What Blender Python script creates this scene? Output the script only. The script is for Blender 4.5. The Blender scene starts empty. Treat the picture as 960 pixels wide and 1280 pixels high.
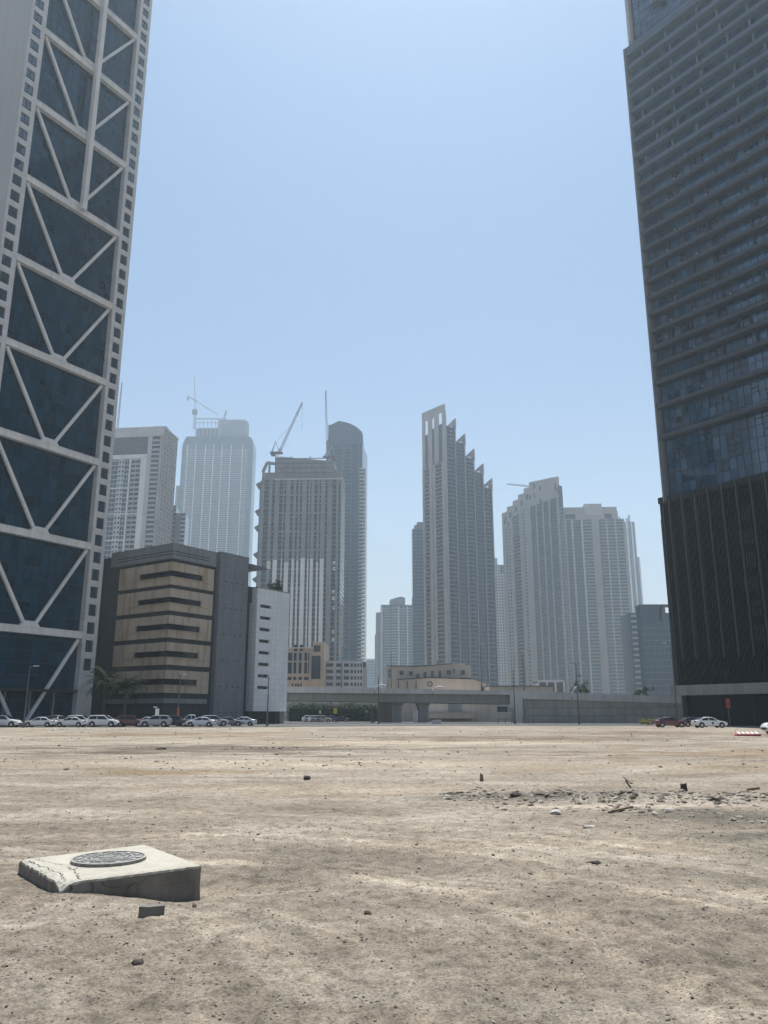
import bpy, bmesh, math, random
import numpy as np
from mathutils import Vector, Matrix
random.seed(7); RNG = np.random.default_rng(7)
S = bpy.context.scene
COL = S.collection
PI = math.pi

# ------------------------------------------------------------------ camera model (used to turn photo measurements into metres)
FPX, HC = 1005.0, 1.6
TH = math.atan(255.0 / FPX)
CT, ST = math.cos(TH), math.sin(TH)

def at(px, py, Y):
    u, v = (px - 480) / FPX, (640 - py) / FPX
    t = Y / (CT - v * ST)
    return Vector((u * t, Y, HC + (ST + v * CT) * t))
def zat(px, py, Y): return at(px, py, Y).z
def gnd(px, py):
    u, v = (px - 480) / FPX, (640 - py) / FPX
    t = -HC / (ST + v * CT)
    return Vector((u * t, (CT - v * ST) * t, 0))
def pxof(x, y, z):
    return 480 + FPX * x / (y * CT + (z - HC) * ST)
def march(p, d, px, z):
    lo, hi = 0.0, 400.0
    f = lambda t: pxof(p[0] + d[0] * t, p[1] + d[1] * t, z) - px
    s = f(0) > 0
    for _ in range(60):
        m = (lo + hi) / 2
        if (f(m) > 0) == s: lo = m
        else: hi = m
    return lo

# ------------------------------------------------------------------ materials
def new_mat(name):
    m = bpy.data.materials.new(name); m.use_nodes = True
    nt = m.node_tree
    return m, nt, nt.nodes['Principled BSDF']
def lnk(nt, a, b): nt.links.new(a, b)
def node(nt, t, **k):
    n = nt.nodes.new(t)
    for a, v in k.items(): setattr(n, a, v)
    return n
def ramp(nt, fac, stops):
    r = node(nt, 'ShaderNodeValToRGB')
    e = r.color_ramp.elements
    while len(e) < len(stops): e.new(0.5)
    for i, (p, c) in enumerate(stops):
        e[i].position = p; e[i].color = (c[0], c[1], c[2], 1) if not isinstance(c, (int, float)) else (c, c, c, 1)
    lnk(nt, fac, r.inputs[0]); return r.outputs[0]
def mixc(nt, fac, a, b, mode='MIX'):
    m = node(nt, 'ShaderNodeMix', data_type='RGBA', blend_type=mode)
    for sock, v in ((m.inputs[0], fac), (m.inputs[6], a), (m.inputs[7], b)):
        if hasattr(v, 'links') or hasattr(v, 'is_linked'): lnk(nt, v, sock)
        elif isinstance(v, (int, float)): sock.default_value = v
        else: sock.default_value = (v[0], v[1], v[2], 1)
    return m.outputs[2]
def noise(nt, vec, scale, detail=4, rough=.55, dist=0):
    n = node(nt, 'ShaderNodeTexNoise')
    n.inputs['Scale'].default_value = scale; n.inputs['Detail'].default_value = detail
    n.inputs['Roughness'].default_value = rough; n.inputs['Distortion'].default_value = dist
    lnk(nt, vec, n.inputs['Vector']); return n.outputs['Fac']
def mapping(nt, vec, scale=(1, 1, 1), rot=(0, 0, 0), loc=(0, 0, 0)):
    m = node(nt, 'ShaderNodeMapping')
    m.inputs['Scale'].default_value = scale; m.inputs['Rotation'].default_value = rot; m.inputs['Location'].default_value = loc
    lnk(nt, vec, m.inputs['Vector']); return m.outputs[0]
def gpos(nt): return node(nt, 'ShaderNodeNewGeometry').outputs['Position']
def math_(nt, op, a, b=None):
    m = node(nt, 'ShaderNodeMath', operation=op)
    for s, v in zip(m.inputs, (a, b)):
        if v is None: continue
        if isinstance(v, (int, float)): s.default_value = v
        else: lnk(nt, v, s)
    return m.outputs[0]

def weathered(name, col, rough=.8, var=.18, streak=.2, scale=.25, bump=.15, spec=.3, metal=0):
    """plain painted / stone / concrete surface with patchy tone, rain streaks and a little grain"""
    m, nt, b = new_mat(name)
    p = gpos(nt)
    n1 = noise(nt, p, scale, 5)
    n2 = noise(nt, mapping(nt, p, (1.3, 1.3, .06)), 1.0, 4)
    n3 = noise(nt, p, 9, 3)
    c0 = tuple(x * (1 - var) for x in col); c1 = tuple(min(1, x * (1 + var)) for x in col)
    c = ramp(nt, n1, [(.3, c0), (.7, c1)])
    c = mixc(nt, streak, c, ramp(nt, n2, [(.35, .45), (.6, 1.0)]), 'MULTIPLY')
    c = mixc(nt, .25, c, ramp(nt, n3, [(.3, .75), (.7, 1.0)]), 'MULTIPLY')
    lnk(nt, c, b.inputs['Base Color'])
    b.inputs['Roughness'].default_value = rough
    b.inputs['Metallic'].default_value = metal
    b.inputs['Specular IOR Level'].default_value = spec
    if bump:
        bp = node(nt, 'ShaderNodeBump'); bp.inputs['Strength'].default_value = bump; bp.inputs['Distance'].default_value = .02
        lnk(nt, n3, bp.inputs['Height']); lnk(nt, bp.outputs[0], b.inputs['Normal'])
    return m

def glass(name, col, rough=.06, ior=1.5, var=.5, spec=.5, curtains=0.0):
    """opaque tinted glazing: dark interior, mirror-like front, each pane (mesh island) a little different"""
    m, nt, b = new_mat(name)
    g = node(nt, 'ShaderNodeNewGeometry')
    r = g.outputs['Random Per Island']
    c0 = tuple(x * (1 - var) for x in col); c1 = tuple(x * (1 + var) for x in col)
    stops = [(0, c0), (.8, c1)]
    if curtains: stops += [(.86, c1), (.9, tuple(x + curtains for x in c1))]
    c = ramp(nt, r, stops)
    n = noise(nt, g.outputs['Position'], .35, 3)
    c = mixc(nt, .5, c, ramp(nt, n, [(.3, .5), (.7, 1.0)]), 'MULTIPLY')
    lnk(nt, c, b.inputs['Base Color'])
    b.inputs['Roughness'].default_value = rough; b.inputs['IOR'].default_value = ior
    b.inputs['Specular IOR Level'].default_value = spec
    bp = node(nt, 'ShaderNodeBump'); bp.inputs['Strength'].default_value = .02; bp.inputs['Distance'].default_value = .3
    lnk(nt, noise(nt, g.outputs['Position'], .5, 2), bp.inputs['Height']); lnk(nt, bp.outputs[0], b.inputs['Normal'])
    return m

def panelled(name, col, sx, sz, line=.6, rough=.6, var=.1, axis=None, spec=.4, mortar=.012, streak=.15, offset=0.0):
    """flat cladding panels with thin joints; axis = unit direction along the facade"""
    m, nt, b = new_mat(name)
    p = gpos(nt)
    d = node(nt, 'ShaderNodeVectorMath', operation='DOT_PRODUCT'); lnk(nt, p, d.inputs[0])
    d.inputs[1].default_value = (axis[0], axis[1], 0)
    sep = node(nt, 'ShaderNodeSeparateXYZ'); lnk(nt, p, sep.inputs[0])
    cmb = node(nt, 'ShaderNodeCombineXYZ'); lnk(nt, d.outputs['Value'], cmb.inputs[0]); lnk(nt, sep.outputs[2], cmb.inputs[1])
    br = node(nt, 'ShaderNodeTexBrick'); br.offset = offset; br.squash = 1
    br.inputs['Scale'].default_value = 1; br.inputs['Brick Width'].default_value = sx; br.inputs['Row Height'].default_value = sz
    br.inputs['Mortar Size'].default_value = mortar; br.inputs['Mortar Smooth'].default_value = .1; br.inputs['Bias'].default_value = 0
    br.inputs['Color1'].default_value = (*[x * (1 - var) for x in col], 1)
    br.inputs['Color2'].default_value = (*[min(1, x * (1 + var)) for x in col], 1)
    br.inputs['Mortar'].default_value = (*[x * line for x in col], 1)
    lnk(nt, cmb.outputs[0], br.inputs['Vector'])
    n2 = noise(nt, mapping(nt, p, (1.2, 1.2, .07)), 1.0, 4)
    c = mixc(nt, streak, br.outputs['Color'], ramp(nt, n2, [(.35, .5), (.6, 1.0)]), 'MULTIPLY')
    c = mixc(nt, .3, c, ramp(nt, noise(nt, p, .3, 5), [(.3, .7), (.7, 1.0)]), 'MULTIPLY')
    lnk(nt, c, b.inputs['Base Color'])
    b.inputs['Roughness'].default_value = rough; b.inputs['Specular IOR Level'].default_value = spec
    bp = node(nt, 'ShaderNodeBump'); bp.inputs['Strength'].default_value = .5; bp.inputs['Distance'].default_value = .02; bp.invert = True
    lnk(nt, br.outputs['Fac'], bp.inputs['Height']); lnk(nt, bp.outputs[0], b.inputs['Normal'])
    return m

def plain(name, col, rough=.5, metal=0, spec=.5, coat=0):
    m, nt, b = new_mat(name)
    n = noise(nt, gpos(nt), 3.0, 4)
    lnk(nt, mixc(nt, .3, col, ramp(nt, n, [(.3, .7), (.7, 1.0)]), 'MULTIPLY'), b.inputs['Base Color'])
    b.inputs['Roughness'].default_value = rough; b.inputs['Metallic'].default_value = metal
    b.inputs['Specular IOR Level'].default_value = spec; b.inputs['Coat Weight'].default_value = coat
    b.inputs['Coat Roughness'].default_value = .05
    return m

M = {}
M['steelw'] = weathered('pale_steel', (.68, .67, .65), .55, .1, .25, .2, .05)
M['glassL'] = glass('teal_glass', (.002, .034, .064), .04, 1.55, .4, .5, .006)
M['glassR'] = glass('blue_glass', (.016, .058, .115), .04, 2.0, .45, .5, .03)
M['glassdark'] = glass('dark_glass', (.008, .010, .016), .08, 1.45, .5, .35)
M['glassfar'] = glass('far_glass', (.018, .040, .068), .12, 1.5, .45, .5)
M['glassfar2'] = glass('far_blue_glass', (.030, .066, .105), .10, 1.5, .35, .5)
M['glassdeep'] = glass('deep_glass', (.014, .026, .040), .10, 1.5, .45, .5)
M['raild'] = weathered('dark_railing', (.10, .115, .13), .4, .1, .1, .2, 0)
M['slate'] = weathered('slate_cladding', (.085, .12, .16), .6, .1, .15, .1)
M['glassW'] = glass('pale_window_glass', (.035, .06, .08), .05, 2.2, .5, .5, .02)
M['mull'] = plain('dark_mullion', (.02, .024, .03), .45)
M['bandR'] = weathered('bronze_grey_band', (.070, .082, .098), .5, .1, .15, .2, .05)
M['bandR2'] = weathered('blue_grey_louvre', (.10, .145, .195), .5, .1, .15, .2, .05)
M['fin'] = weathered('dark_fin', (.013, .013, .014), .5, .1, .1, .3, 0)
M['finb'] = weathered('bronze_fin', (.075, .070, .064), .5, .1, .1, .3, 0)
M['screenback'] = weathered('dark_screen_back', (.010, .010, .012), .7, .2, .2, .1, 0)
M['beltR'] = weathered('grey_belt', (.30, .29, .265), .6, .1, .3, .3, .05)
M['edge'] = weathered('edge_metal', (.20, .21, .23), .35, .1, .1, .3, 0, .5)
M['white'] = weathered('white_paint', (.66, .66, .65), .7, .08, .25, .1)
M['offw'] = weathered('off_white_render', (.47, .475, .48), .8, .1, .25, .1)
M['beige'] = weathered('beige_render', (.38, .36, .34), .85, .1, .25, .08)
M['beige2'] = weathered('warm_beige_render', (.62, .53, .44), .85, .1, .2, .15)
M['pink'] = weathered('peach_cladding', (.50, .375, .275), .8, .1, .2, .15)
M['greyc'] = weathered('grey_concrete', (.23, .235, .24), .9, .15, .3, .12)
M['greyd'] = weathered('dark_concrete', (.15, .155, .16), .9, .18, .3, .12)
M['greybl'] = weathered('blue_grey_render', (.18, .21, .245), .8, .1, .2, .1)
M['rail'] = weathered('railing_grey', (.30, .31, .32), .5, .1, .1, .2, 0)
M['roof'] = weathered('roof_grey', (.22, .22, .215), .9, .15, .1, .1)
M['lamp'] = plain('lamp_metal', (.10, .105, .11), .45, .3)
M['lampw'] = plain('lamp_white', (.62, .62, .62), .4)
M['crane'] = plain('crane_paint', (.36, .36, .38), .5)
M['craned'] = plain('crane_dark', (.10, .095, .095), .6)
M['orange'] = plain('orange_wrap', (.55, .13, .04), .6)
M['red'] = plain('red_plastic', (.45, .035, .03), .45)
M['whitep'] = plain('white_plastic', (.75, .74, .72), .45)
M['yellow'] = plain('yellow_sign', (.65, .5, .03), .5)
M['conc'] = weathered('bridge_concrete', (.54, .53, .51), .9, .08, .3, .12)
M['concd'] = weathered('girder_concrete', (.30, .30, .285), .9, .08, .25, .12)
M['kerb'] = weathered('kerb_concrete', (.52, .51, .48), .9, .12, .1, .5)
M['rock'] = None

# ------------------------------------------------------------------ mesh builder
class MB:
    def __init__(s): s.v = []; s.f = []; s.m = []; s.mats = []
    def mi(s, m):
        if m not in s.mats: s.mats.append(m)
        return s.mats.index(m)
    def face(s, pts, m):
        n = len(s.v); s.v += [tuple(p) for p in pts]; s.f.append(tuple(range(n, n + len(pts)))); s.m.append(s.mi(m))
    def hexa(s, c, m, skip=()):
        """8 corners: bottom 0-3 (ccw from above), top 4-7"""
        n = len(s.v); s.v += [tuple(p) for p in c]; k = s.mi(m)
        for i, q in enumerate(((0, 3, 2, 1), (4, 5, 6, 7), (0, 1, 5, 4), (1, 2, 6, 5), (2, 3, 7, 6), (3, 0, 4, 7))):
            if i in skip: continue
            s.f.append(tuple(n + j for j in q)); s.m.append(k)
    def box(s, x0, x1, y0, y1, z0, z1, m):
        s.hexa([(x0, y0, z0), (x1, y0, z0), (x1, y1, z0), (x0, y1, z0), (x0, y0, z1), (x1, y0, z1), (x1, y1, z1), (x0, y1, z1)], m)
    def fbox(s, F, s0, s1, n0, n1, z0, z1, m):
        """box in a facade frame: s along, n outwards"""
        p = F.p
        s.hexa([p(s0, n1, z0), p(s1, n1, z0), p(s1, n0, z0), p(s0, n0, z0), p(s0, n1, z1), p(s1, n1, z1), p(s1, n0, z1), p(s0, n0, z1)], m)
    def bar(s, a, b, w, d, m, up=None):
        """rectangular bar from a to b; w across, d along 'up'"""
        a, b = Vector(a), Vector(b); t = (b - a).normalized()
        up = Vector(up) if up is not None else (Vector((0, 0, 1)) if abs(t.z) < .9 else Vector((0, 1, 0)))
        x = t.cross(up).normalized() * w / 2; y = x.cross(t).normalized() * d / 2
        s.hexa([a - x - y, a + x - y, a + x + y, a - x + y, b - x - y, b + x - y, b + x + y, b - x + y], m)
    def tube(s, a, b, r0, r1, m, n=8, caps=True):
        a, b = Vector(a), Vector(b); t = (b - a).normalized()
        up = Vector((0, 0, 1)) if abs(t.z) < .9 else Vector((0, 1, 0))
        x = t.cross(up).normalized(); y = x.cross(t)
        o = len(s.v); k = s.mi(m)
        for c, r in ((a, r0), (b, r1)):
            for i in range(n):
                q = 2 * PI * i / n; s.v.append(tuple(c + (x * math.cos(q) + y * math.sin(q)) * r))
        for i in range(n):
            j = (i + 1) % n; s.f.append((o + i, o + j, o + n + j, o + n + i)); s.m.append(k)
        if caps:
            s.f.append(tuple(o + n + i for i in range(n))); s.m.append(k)
            s.f.append(tuple(o + i for i in reversed(range(n)))); s.m.append(k)
    def prism(s, poly, z0, z1, m, mroof=None):
        """vertical prism over an xy polygon (ccw)"""
        n = len(poly); o = len(s.v); k = s.mi(m); kr = s.mi(mroof or m)
        for z in (z0, z1):
            for p in poly: s.v.append((p[0], p[1], z))
        for i in range(n):
            j = (i + 1) % n; s.f.append((o + i, o + j, o + n + j, o + n + i)); s.m.append(k)
        s.f.append(tuple(o + n + i for i in range(n))); s.m.append(kr)
        s.f.append(tuple(o + i for i in reversed(range(n)))); s.m.append(kr)
    def fprism(s, F, poly, n0, n1, m):
        """prism over an (s,z) polygon in a facade frame, from n0 to n1"""
        n = len(poly); o = len(s.v); k = s.mi(m)
        for nn in (n1, n0):
            for (a, z) in poly: s.v.append(tuple(F.p(a, nn, z)))
        for i in range(n):
            j = (i + 1) % n; s.f.append((o + i, o + n + i, o + n + j, o + j)); s.m.append(k)
        s.f.append(tuple(o + i for i in range(n))); s.m.append(k)
        s.f.append(tuple(o + n + i for i in reversed(range(n)))); s.m.append(k)
    def build(s, name, parent=None, smooth=False, loc=None):
        me = bpy.data.meshes.new(name); me.from_pydata(s.v, [], s.f)
        for m in s.mats: me.materials.append(m)
        me.polygons.foreach_set('material_index', s.m)
        if smooth: me.polygons.foreach_set('use_smooth', [True] * len(s.f))
        me.update()
        o = bpy.data.objects.new(name, me); COL.objects.link(o)
        if loc is not None: o.location = loc
        if parent is not None:
            o.parent = parent
            if loc is None: o.location = tuple(-c for c in parent.location) if parent.type == 'EMPTY' else (0, 0, 0)
        return o

class Frame:
    """facade frame: origin at the left end as seen from outside, e to the right, n outwards"""
    def __init__(s, o, e):
        s.o = Vector((o[0], o[1], 0)); s.e = Vector((e[0], e[1], 0)).normalized(); s.n = Vector((s.e.y, -s.e.x, 0))
    def p(s, a, n, z): return s.o + s.e * a + s.n * n + Vector((0, 0, z))
    def xy(s, a, n=0): q = s.p(a, n, 0); return (q.x, q.y)

def thing(name, label, cat, loc=(0, 0, 0), group=None, kind=None):
    o = bpy.data.objects.new(name, None); COL.objects.link(o); o.location = loc
    o.empty_display_size = .5
    return tag(o, label, cat, group, kind)
def tag(o, label, cat, group=None, kind=None):
    o['label'] = label; o['category'] = cat
    if group: o['group'] = group
    if kind: o['kind'] = kind
    return o
def struct(o): o['kind'] = 'structure'; return o

# ------------------------------------------------------------------ ground
def _hash(ix, iy, seed):
    h = (ix.astype(np.int64) * 374761393 + iy.astype(np.int64) * 668265263 + seed * 974634277) & 0xFFFFFFFF
    h = ((h ^ (h >> 13)) * 1274126177) & 0xFFFFFFFF
    return ((h ^ (h >> 16)) & 0xFFFF) / 65535.0
def vnoise(x, y, seed):
    ix, iy = np.floor(x), np.floor(y); fx, fy = x - ix, y - iy
    fx = fx * fx * (3 - 2 * fx); fy = fy * fy * (3 - 2 * fy)
    a, b = _hash(ix, iy, seed), _hash(ix + 1, iy, seed); c, d = _hash(ix, iy + 1, seed), _hash(ix + 1, iy + 1, seed)
    return (a + (b - a) * fx) * (1 - fy) + (c + (d - c) * fx) * fy - .5
def gzv(x, y):
    x = np.asarray(x, float); y = np.asarray(y, float)
    fade = np.clip((112 - y) / 40, 0, 1) * np.clip((y + 30) / 25, 0, 1)
    near = np.clip((60 - y) / 40, 0, 1)
    z = .16 * vnoise(x / 13, y / 9, 1) + .08 * vnoise(x / 4.5, y / 3.5, 2)
    z += .05 * vnoise(x / 1.6 + y / 5, y / 1.3, 3)
    u = x * .50 + y * .87; w = -x * .87 + y * .50          # vehicle ruts running off to the right
    rt = np.hypot(x + 3.2, y - 4.6); an = np.arctan2(y - 4.6, x + 3.2)
    tm = np.clip((rt - 3.5) / 1.5, 0, 1) * np.clip((15 - rt) / 5, 0, 1)
    z += .020 * vnoise(u / .55, w / 9, 4) * np.clip((40 - y) / 20, 0, 1) * (1 - tm) + .030 * tm * vnoise(rt / .33, an * 1.6, 9)
    z += near * (.034 * vnoise(x / .5, y / .5, 5) + .022 * vnoise(x / .19, y / .19, 6) + .017 * vnoise(x / .08, y / .08, 7) + .011 * vnoise(x / .04, y / .04, 8))
    z *= fade
    zb0 = z.copy()
    # hollow washed out along the front of the slab, low heap along the rubble line
    z -= .165 * np.exp(-(((x + 1.75) / .75) ** 2 + ((y - 8.55) / .6) ** 2)); z += .05 * np.exp(-(((x + 3.0) / .5) ** 2 + ((y - 7.7) / .35) ** 2))
    z += .10 * np.exp(-(((y - 17 + .12 * (x - 5)) / .9) ** 2)) * np.clip((x - .5) / 2, 0, 1) * np.clip((10.5 - x) / 2, 0, 1)
    z += (.16 * (vnoise(x / .45, y / .45, 21)) + .09 * vnoise(x / .2, y / .2, 22)) * np.exp(-(((y - 17 + .13 * (x - 5)) / .9) ** 2)) * np.clip((x - .8) / 2, 0, 1) * np.clip((11 - x) / 2, 0, 1)
    flat = np.exp(-(((x + 2.8) / 1.1) ** 2 + ((y - 8.9) / 1.1) ** 2) ** 2)
    z = z - .5 * flat * zb0
    return z
def gz(x, y): return float(gzv(np.array([x]), np.array([y]))[0])

def make_ground():
    m, nt, b = new_mat('dusty_soil')
    p = gpos(nt)
    big = noise(nt, p, .055, 5, .6, .6)
    mid = noise(nt, mapping(nt, p, (.30, .55, 1)), 1.0, 6, .62, .3)
    track = noise(nt, mapping(nt, p, (.09, 1.5, 1), (0, 0, math.radians(-58))), 1.0, 4, .6)
    dl = node(nt, 'ShaderNodeVectorMath', operation='LENGTH'); lnk(nt, mapping(nt, p, (1, 1, 0), (0, 0, 0), (3.2, -4.6, 0)), dl.inputs[0])
    cx = node(nt, 'ShaderNodeCombineXYZ'); lnk(nt, math_(nt, 'MULTIPLY', dl.outputs['Value'], 2.4), cx.inputs[0])
    va = node(nt, 'ShaderNodeVectorMath', operation='ADD'); lnk(nt, cx.outputs[0], va.inputs[0]); lnk(nt, mapping(nt, p, (.12, .12, 0)), va.inputs[1])
    arcs = noise(nt, va.outputs[0], 1.0, 4, .6)
    mr = node(nt, 'ShaderNodeMapRange'); mr.inputs['From Min'].default_value = 14; mr.inputs['From Max'].default_value = 7; lnk(nt, dl.outputs['Value'], mr.inputs['Value'])
    fine = noise(nt, p, 5.5, 6, .7)
    micro = noise(nt, p, 38, 6, .8)
    c = ramp(nt, big, [(.33, (.185, .157, .123)), (.48, (.278, .236, .182)), (.63, (.40, .355, .288))])
    c = mixc(nt, .55, c, ramp(nt, mid, [(.32, (.14, .119, .094)), (.5, (.278, .236, .182)), (.68, (.46, .414, .342))]))
    c = mixc(nt, .30, c, ramp(nt, track, [(.36, .55), (.5, .9), (.64, 1.0)]), 'MULTIPLY')
    c = mixc(nt, math_(nt, 'MULTIPLY', mr.outputs[0], .75), c, ramp(nt, arcs, [(.36, .74), (.46, .96), (.54, 1.03), (.64, 1.38)]), 'MULTIPLY')
    for Rk in (5.35, 6.55, 7.45, 9.1):
        d_ = math_(nt, 'ABSOLUTE', math_(nt, 'ADD', math_(nt, 'SUBTRACT', dl.outputs['Value'], Rk), math_(nt, 'MULTIPLY', math_(nt, 'SUBTRACT', mid, .5), .9)))
        f_ = math_(nt, 'MULTIPLY', math_(nt, 'MULTIPLY', ramp(nt, d_, [(.07, 1.0), (.24, 0.0)]), mr.outputs[0]), ramp(nt, mid, [(.36, .15), (.56, .85)]))
        c = mixc(nt, f_, c, (1.30, 1.29, 1.27), 'MULTIPLY')
    c = mixc(nt, .75, c, ramp(nt, fine, [(.32, .38), (.5, .95), (.66, 1.25)]), 'MULTIPLY')
    c = mixc(nt, .70, c, ramp(nt, micro, [(.34, .18), (.5, .95), (.66, 1.55)]), 'MULTIPLY')
    # soil patches with a place of their own: damp grey, rust-brown, chalky dust
    def blob(c, x, y, rx, ry, col, k):
        q = mapping(nt, p, (1 / rx, 1 / ry, 0), (0, 0, 0), (-x / rx, -y / ry, 0))
        l = node(nt, 'ShaderNodeVectorMath', operation='LENGTH'); lnk(nt, q, l.inputs[0])
        d = math_(nt, 'ADD', l.outputs['Value'], math_(nt, 'MULTIPLY', math_(nt, 'SUBTRACT', mid, .5), 2.6))
        f = math_(nt, 'MULTIPLY', ramp(nt, d, [(.45, 1.0), (1.0, 0.0)]), k)
        return mixc(nt, f, c, col, 'MULTIPLY')
    for (x, y, rx, ry, col, k) in (
        (-10, 43, 14, 7, (.56, .55, .54), .9), (-6, 25, 3.2, 1.6, (.86, .74, .58), .8), (3, 17.2, 4.5, .8, (.62, .63, .66), .9),
        (6.5, 9.5, 3.2, 3.0, (.72, .78, .80), .8), (12, 62, 20, 9, (.62, .59, .55), .8), (18, 38, 12, 4, (.86, .75, .62), .7),
        (-18, 75, 16, 10, (.80, .70, .58), .8), (26, 80, 14, 10, (.66, .60, .55), .8), (8, 14.2, 4.5, .8, (.68, .72, .74), .8)):
        c = blob(c, x, y, rx, ry, col, k)
    for (x, y, rx, ry, col, k) in ((-4, 30, 14, 3.4, (1.3, 1.28, 1.24), .9), (4.5, 15.6, 4.2, .5, (1.5, 1.5, 1.52), .8), (2, 52, 22, 5, (1.25, 1.22, 1.15), .9),
                                   (-1.5, 19, 5, 1.6, (1.25, 1.22, 1.18), .8), (16, 27, 12, 3, (1.28, 1.22, 1.12), .8), (2.6, 11, 3, .9, (1.22, 1.2, 1.16), .7)):
        c = blob(c, x, y, rx, ry, col, k)
    # pebbles and grit
    for sc, th, dark in ((34, .22, .40), (15, .13, .34), (70, .24, 1.5)):
        v = node(nt, 'ShaderNodeTexVoronoi'); v.inputs['Scale'].default_value = sc; lnk(nt, p, v.inputs['Vector'])
        sepc = node(nt, 'ShaderNodeSeparateColor'); lnk(nt, v.outputs['Color'], sepc.inputs[0])
        f = math_(nt, 'MULTIPLY', math_(nt, 'LESS_THAN', v.outputs['Distance'], th), math_(nt, 'GREATER_THAN', sepc.outputs[0], .62))
        c = mixc(nt, f, c, mixc(nt, 1.0, c, (dark, dark, dark), 'MULTIPLY'))
    lnk(nt, c, b.inputs['Base Color']); b.inputs['Roughness'].default_value = .95; b.inputs['Specular IOR Level'].default_value = .15
    h = math_(nt, 'ADD', math_(nt, 'MULTIPLY', micro, .35), fine)
    bp = node(nt, 'ShaderNodeBump'); bp.inputs['Strength'].default_value = 1.0; bp.inputs['Distance'].default_value = .05
    lnk(nt, h, bp.inputs['Height']); lnk(nt, bp.outputs[0], b.inputs['Normal'])
    ys = [-90, -60, -35, -20, -10, -5, -2, 0, 1.2, 2.2, 3, 3.6]
    y = 3.9
    while y < 45: ys.append(y); y *= 1.0052
    while y < 160: ys.append(y); y *= 1.012
    while y < 2050: ys.append(y); y *= 1.10
    ys.append(2080)
    t1 = np.linspace(-.66, .66, 560); t0 = np.array([-1.0, -.85, -.75]); t2 = -t0[::-1]
    ts = np.concatenate([t0, t1, t2])
    yy = np.array(ys); w = np.abs(yy) + 1.5
    w = np.where(yy > 300, np.minimum(w * 1.0, 1450), w)
    X = ts[None, :] * w[:, None]; Y = np.repeat(yy[:, None], len(ts), 1)
    # widen the outermost columns so the sheet reaches well past the sides
    X[:, 0] = -1450; X[:, -1] = 1450
    Z = gzv(X, Y)
    nr, nc = X.shape
    V = np.stack([X.ravel(), Y.ravel(), Z.ravel()], 1)
    i = (np.arange(nr - 1)[:, None] * nc + np.arange(nc - 1)[None, :]).ravel()
    Fq = np.stack([i, i + 1, i + nc + 1, i + nc], 1)
    me = bpy.data.meshes.new('ground')
    me.vertices.add(len(V)); me.vertices.foreach_set('co', V.ravel())
    me.loops.add(Fq.size); me.loops.foreach_set('vertex_index', Fq.ravel().astype(np.int32))
    me.polygons.add(len(Fq)); me.polygons.foreach_set('loop_start', np.arange(0, Fq.size, 4, dtype=np.int32))
    me.polygons.foreach_set('use_smooth', np.ones(len(Fq), bool))
    me.update(); me.validate(); me.materials.append(m)
    o = bpy.data.objects.new('ground', me); COL.objects.link(o); struct(o)

def rock_mat(name, a, b_):
    m, nt, b = new_mat(name)
    g = node(nt, 'ShaderNodeNewGeometry')
    c = ramp(nt, g.outputs['Random Per Island'], [(0, a), (.7, tuple((p + q) / 2 for p, q in zip(a, b_))), (1, b_)])
    c = mixc(nt, .6, c, ramp(nt, noise(nt, g.outputs['Position'], 30, 4), [(.3, .55), (.7, 1.1)]), 'MULTIPLY')
    lnk(nt, c, b.inputs['Base Color']); b.inputs['Roughness'].default_value = .95; b.inputs['Specular IOR Level'].default_value = .15
    return m
M['rock'] = rock_mat('gravel_stone', (.085, .074, .062), (.40, .37, .32))
M['rockd'] = rock_mat('dark_stone', (.06, .052, .045), (.12, .105, .09))
M['rockp'] = rock_mat('pale_concrete_chunk', (.42, .40, .36), (.60, .58, .54))

M['rubble'] = rock_mat('rubble_stone', (.11, .095, .078), (.42, .38, .32))
_t = (1 + 5 ** .5) / 2
ICO_V = np.array([(-1, _t, 0), (1, _t, 0), (-1, -_t, 0), (1, -_t, 0), (0, -1, _t), (0, 1, _t), (0, -1, -_t), (0, 1, -_t), (_t, 0, -1), (_t, 0, 1), (-_t, 0, -1), (-_t, 0, 1)]) / math.sqrt(1 + _t * _t)
ICO_F = np.array([(0, 11, 5), (0, 5, 1), (0, 1, 7), (0, 7, 10), (0, 10, 11), (1, 5, 9), (5, 11, 4), (11, 10, 2), (10, 7, 6), (7, 1, 8), (3, 9, 4), (3, 4, 2), (3, 2, 6), (3, 6, 8), (3, 8, 9), (4, 9, 5), (2, 4, 11), (6, 2, 10), (8, 6, 7), (9, 8, 1)])
def stones(name, xs, ys, rs, mat, flat=(.45, .9), bury=.12):
    n = len(xs)
    V = ICO_V[None] * (1 + RNG.uniform(-.32, .32, (n, 12, 1)))
    V = V * np.stack([RNG.uniform(.7, 1.5, n), RNG.uniform(.6, 1.1, n), RNG.uniform(*flat, n)], 1)[:, None, :]
    a = RNG.uniform(0, 2 * PI, n); ca, sa = np.cos(a)[:, None], np.sin(a)[:, None]
    x = V[..., 0] * ca - V[..., 1] * sa; y = V[..., 0] * sa + V[..., 1] * ca
    z0 = gzv(xs, ys)
    V = np.stack([x * rs[:, None] + xs[:, None], y * rs[:, None] + ys[:, None], V[..., 2] * rs[:, None] + (z0 + rs * bury)[:, None]], 2).reshape(-1, 3)
    Fc = (ICO_F[None] + (np.arange(n) * 12)[:, None, None]).reshape(-1, 3)
    me = bpy.data.meshes.new(name); me.from_pydata(V.tolist(), [], Fc.tolist()); me.materials.append(mat)
    o = bpy.data.objects.new(name, me); COL.objects.link(o); return o

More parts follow.
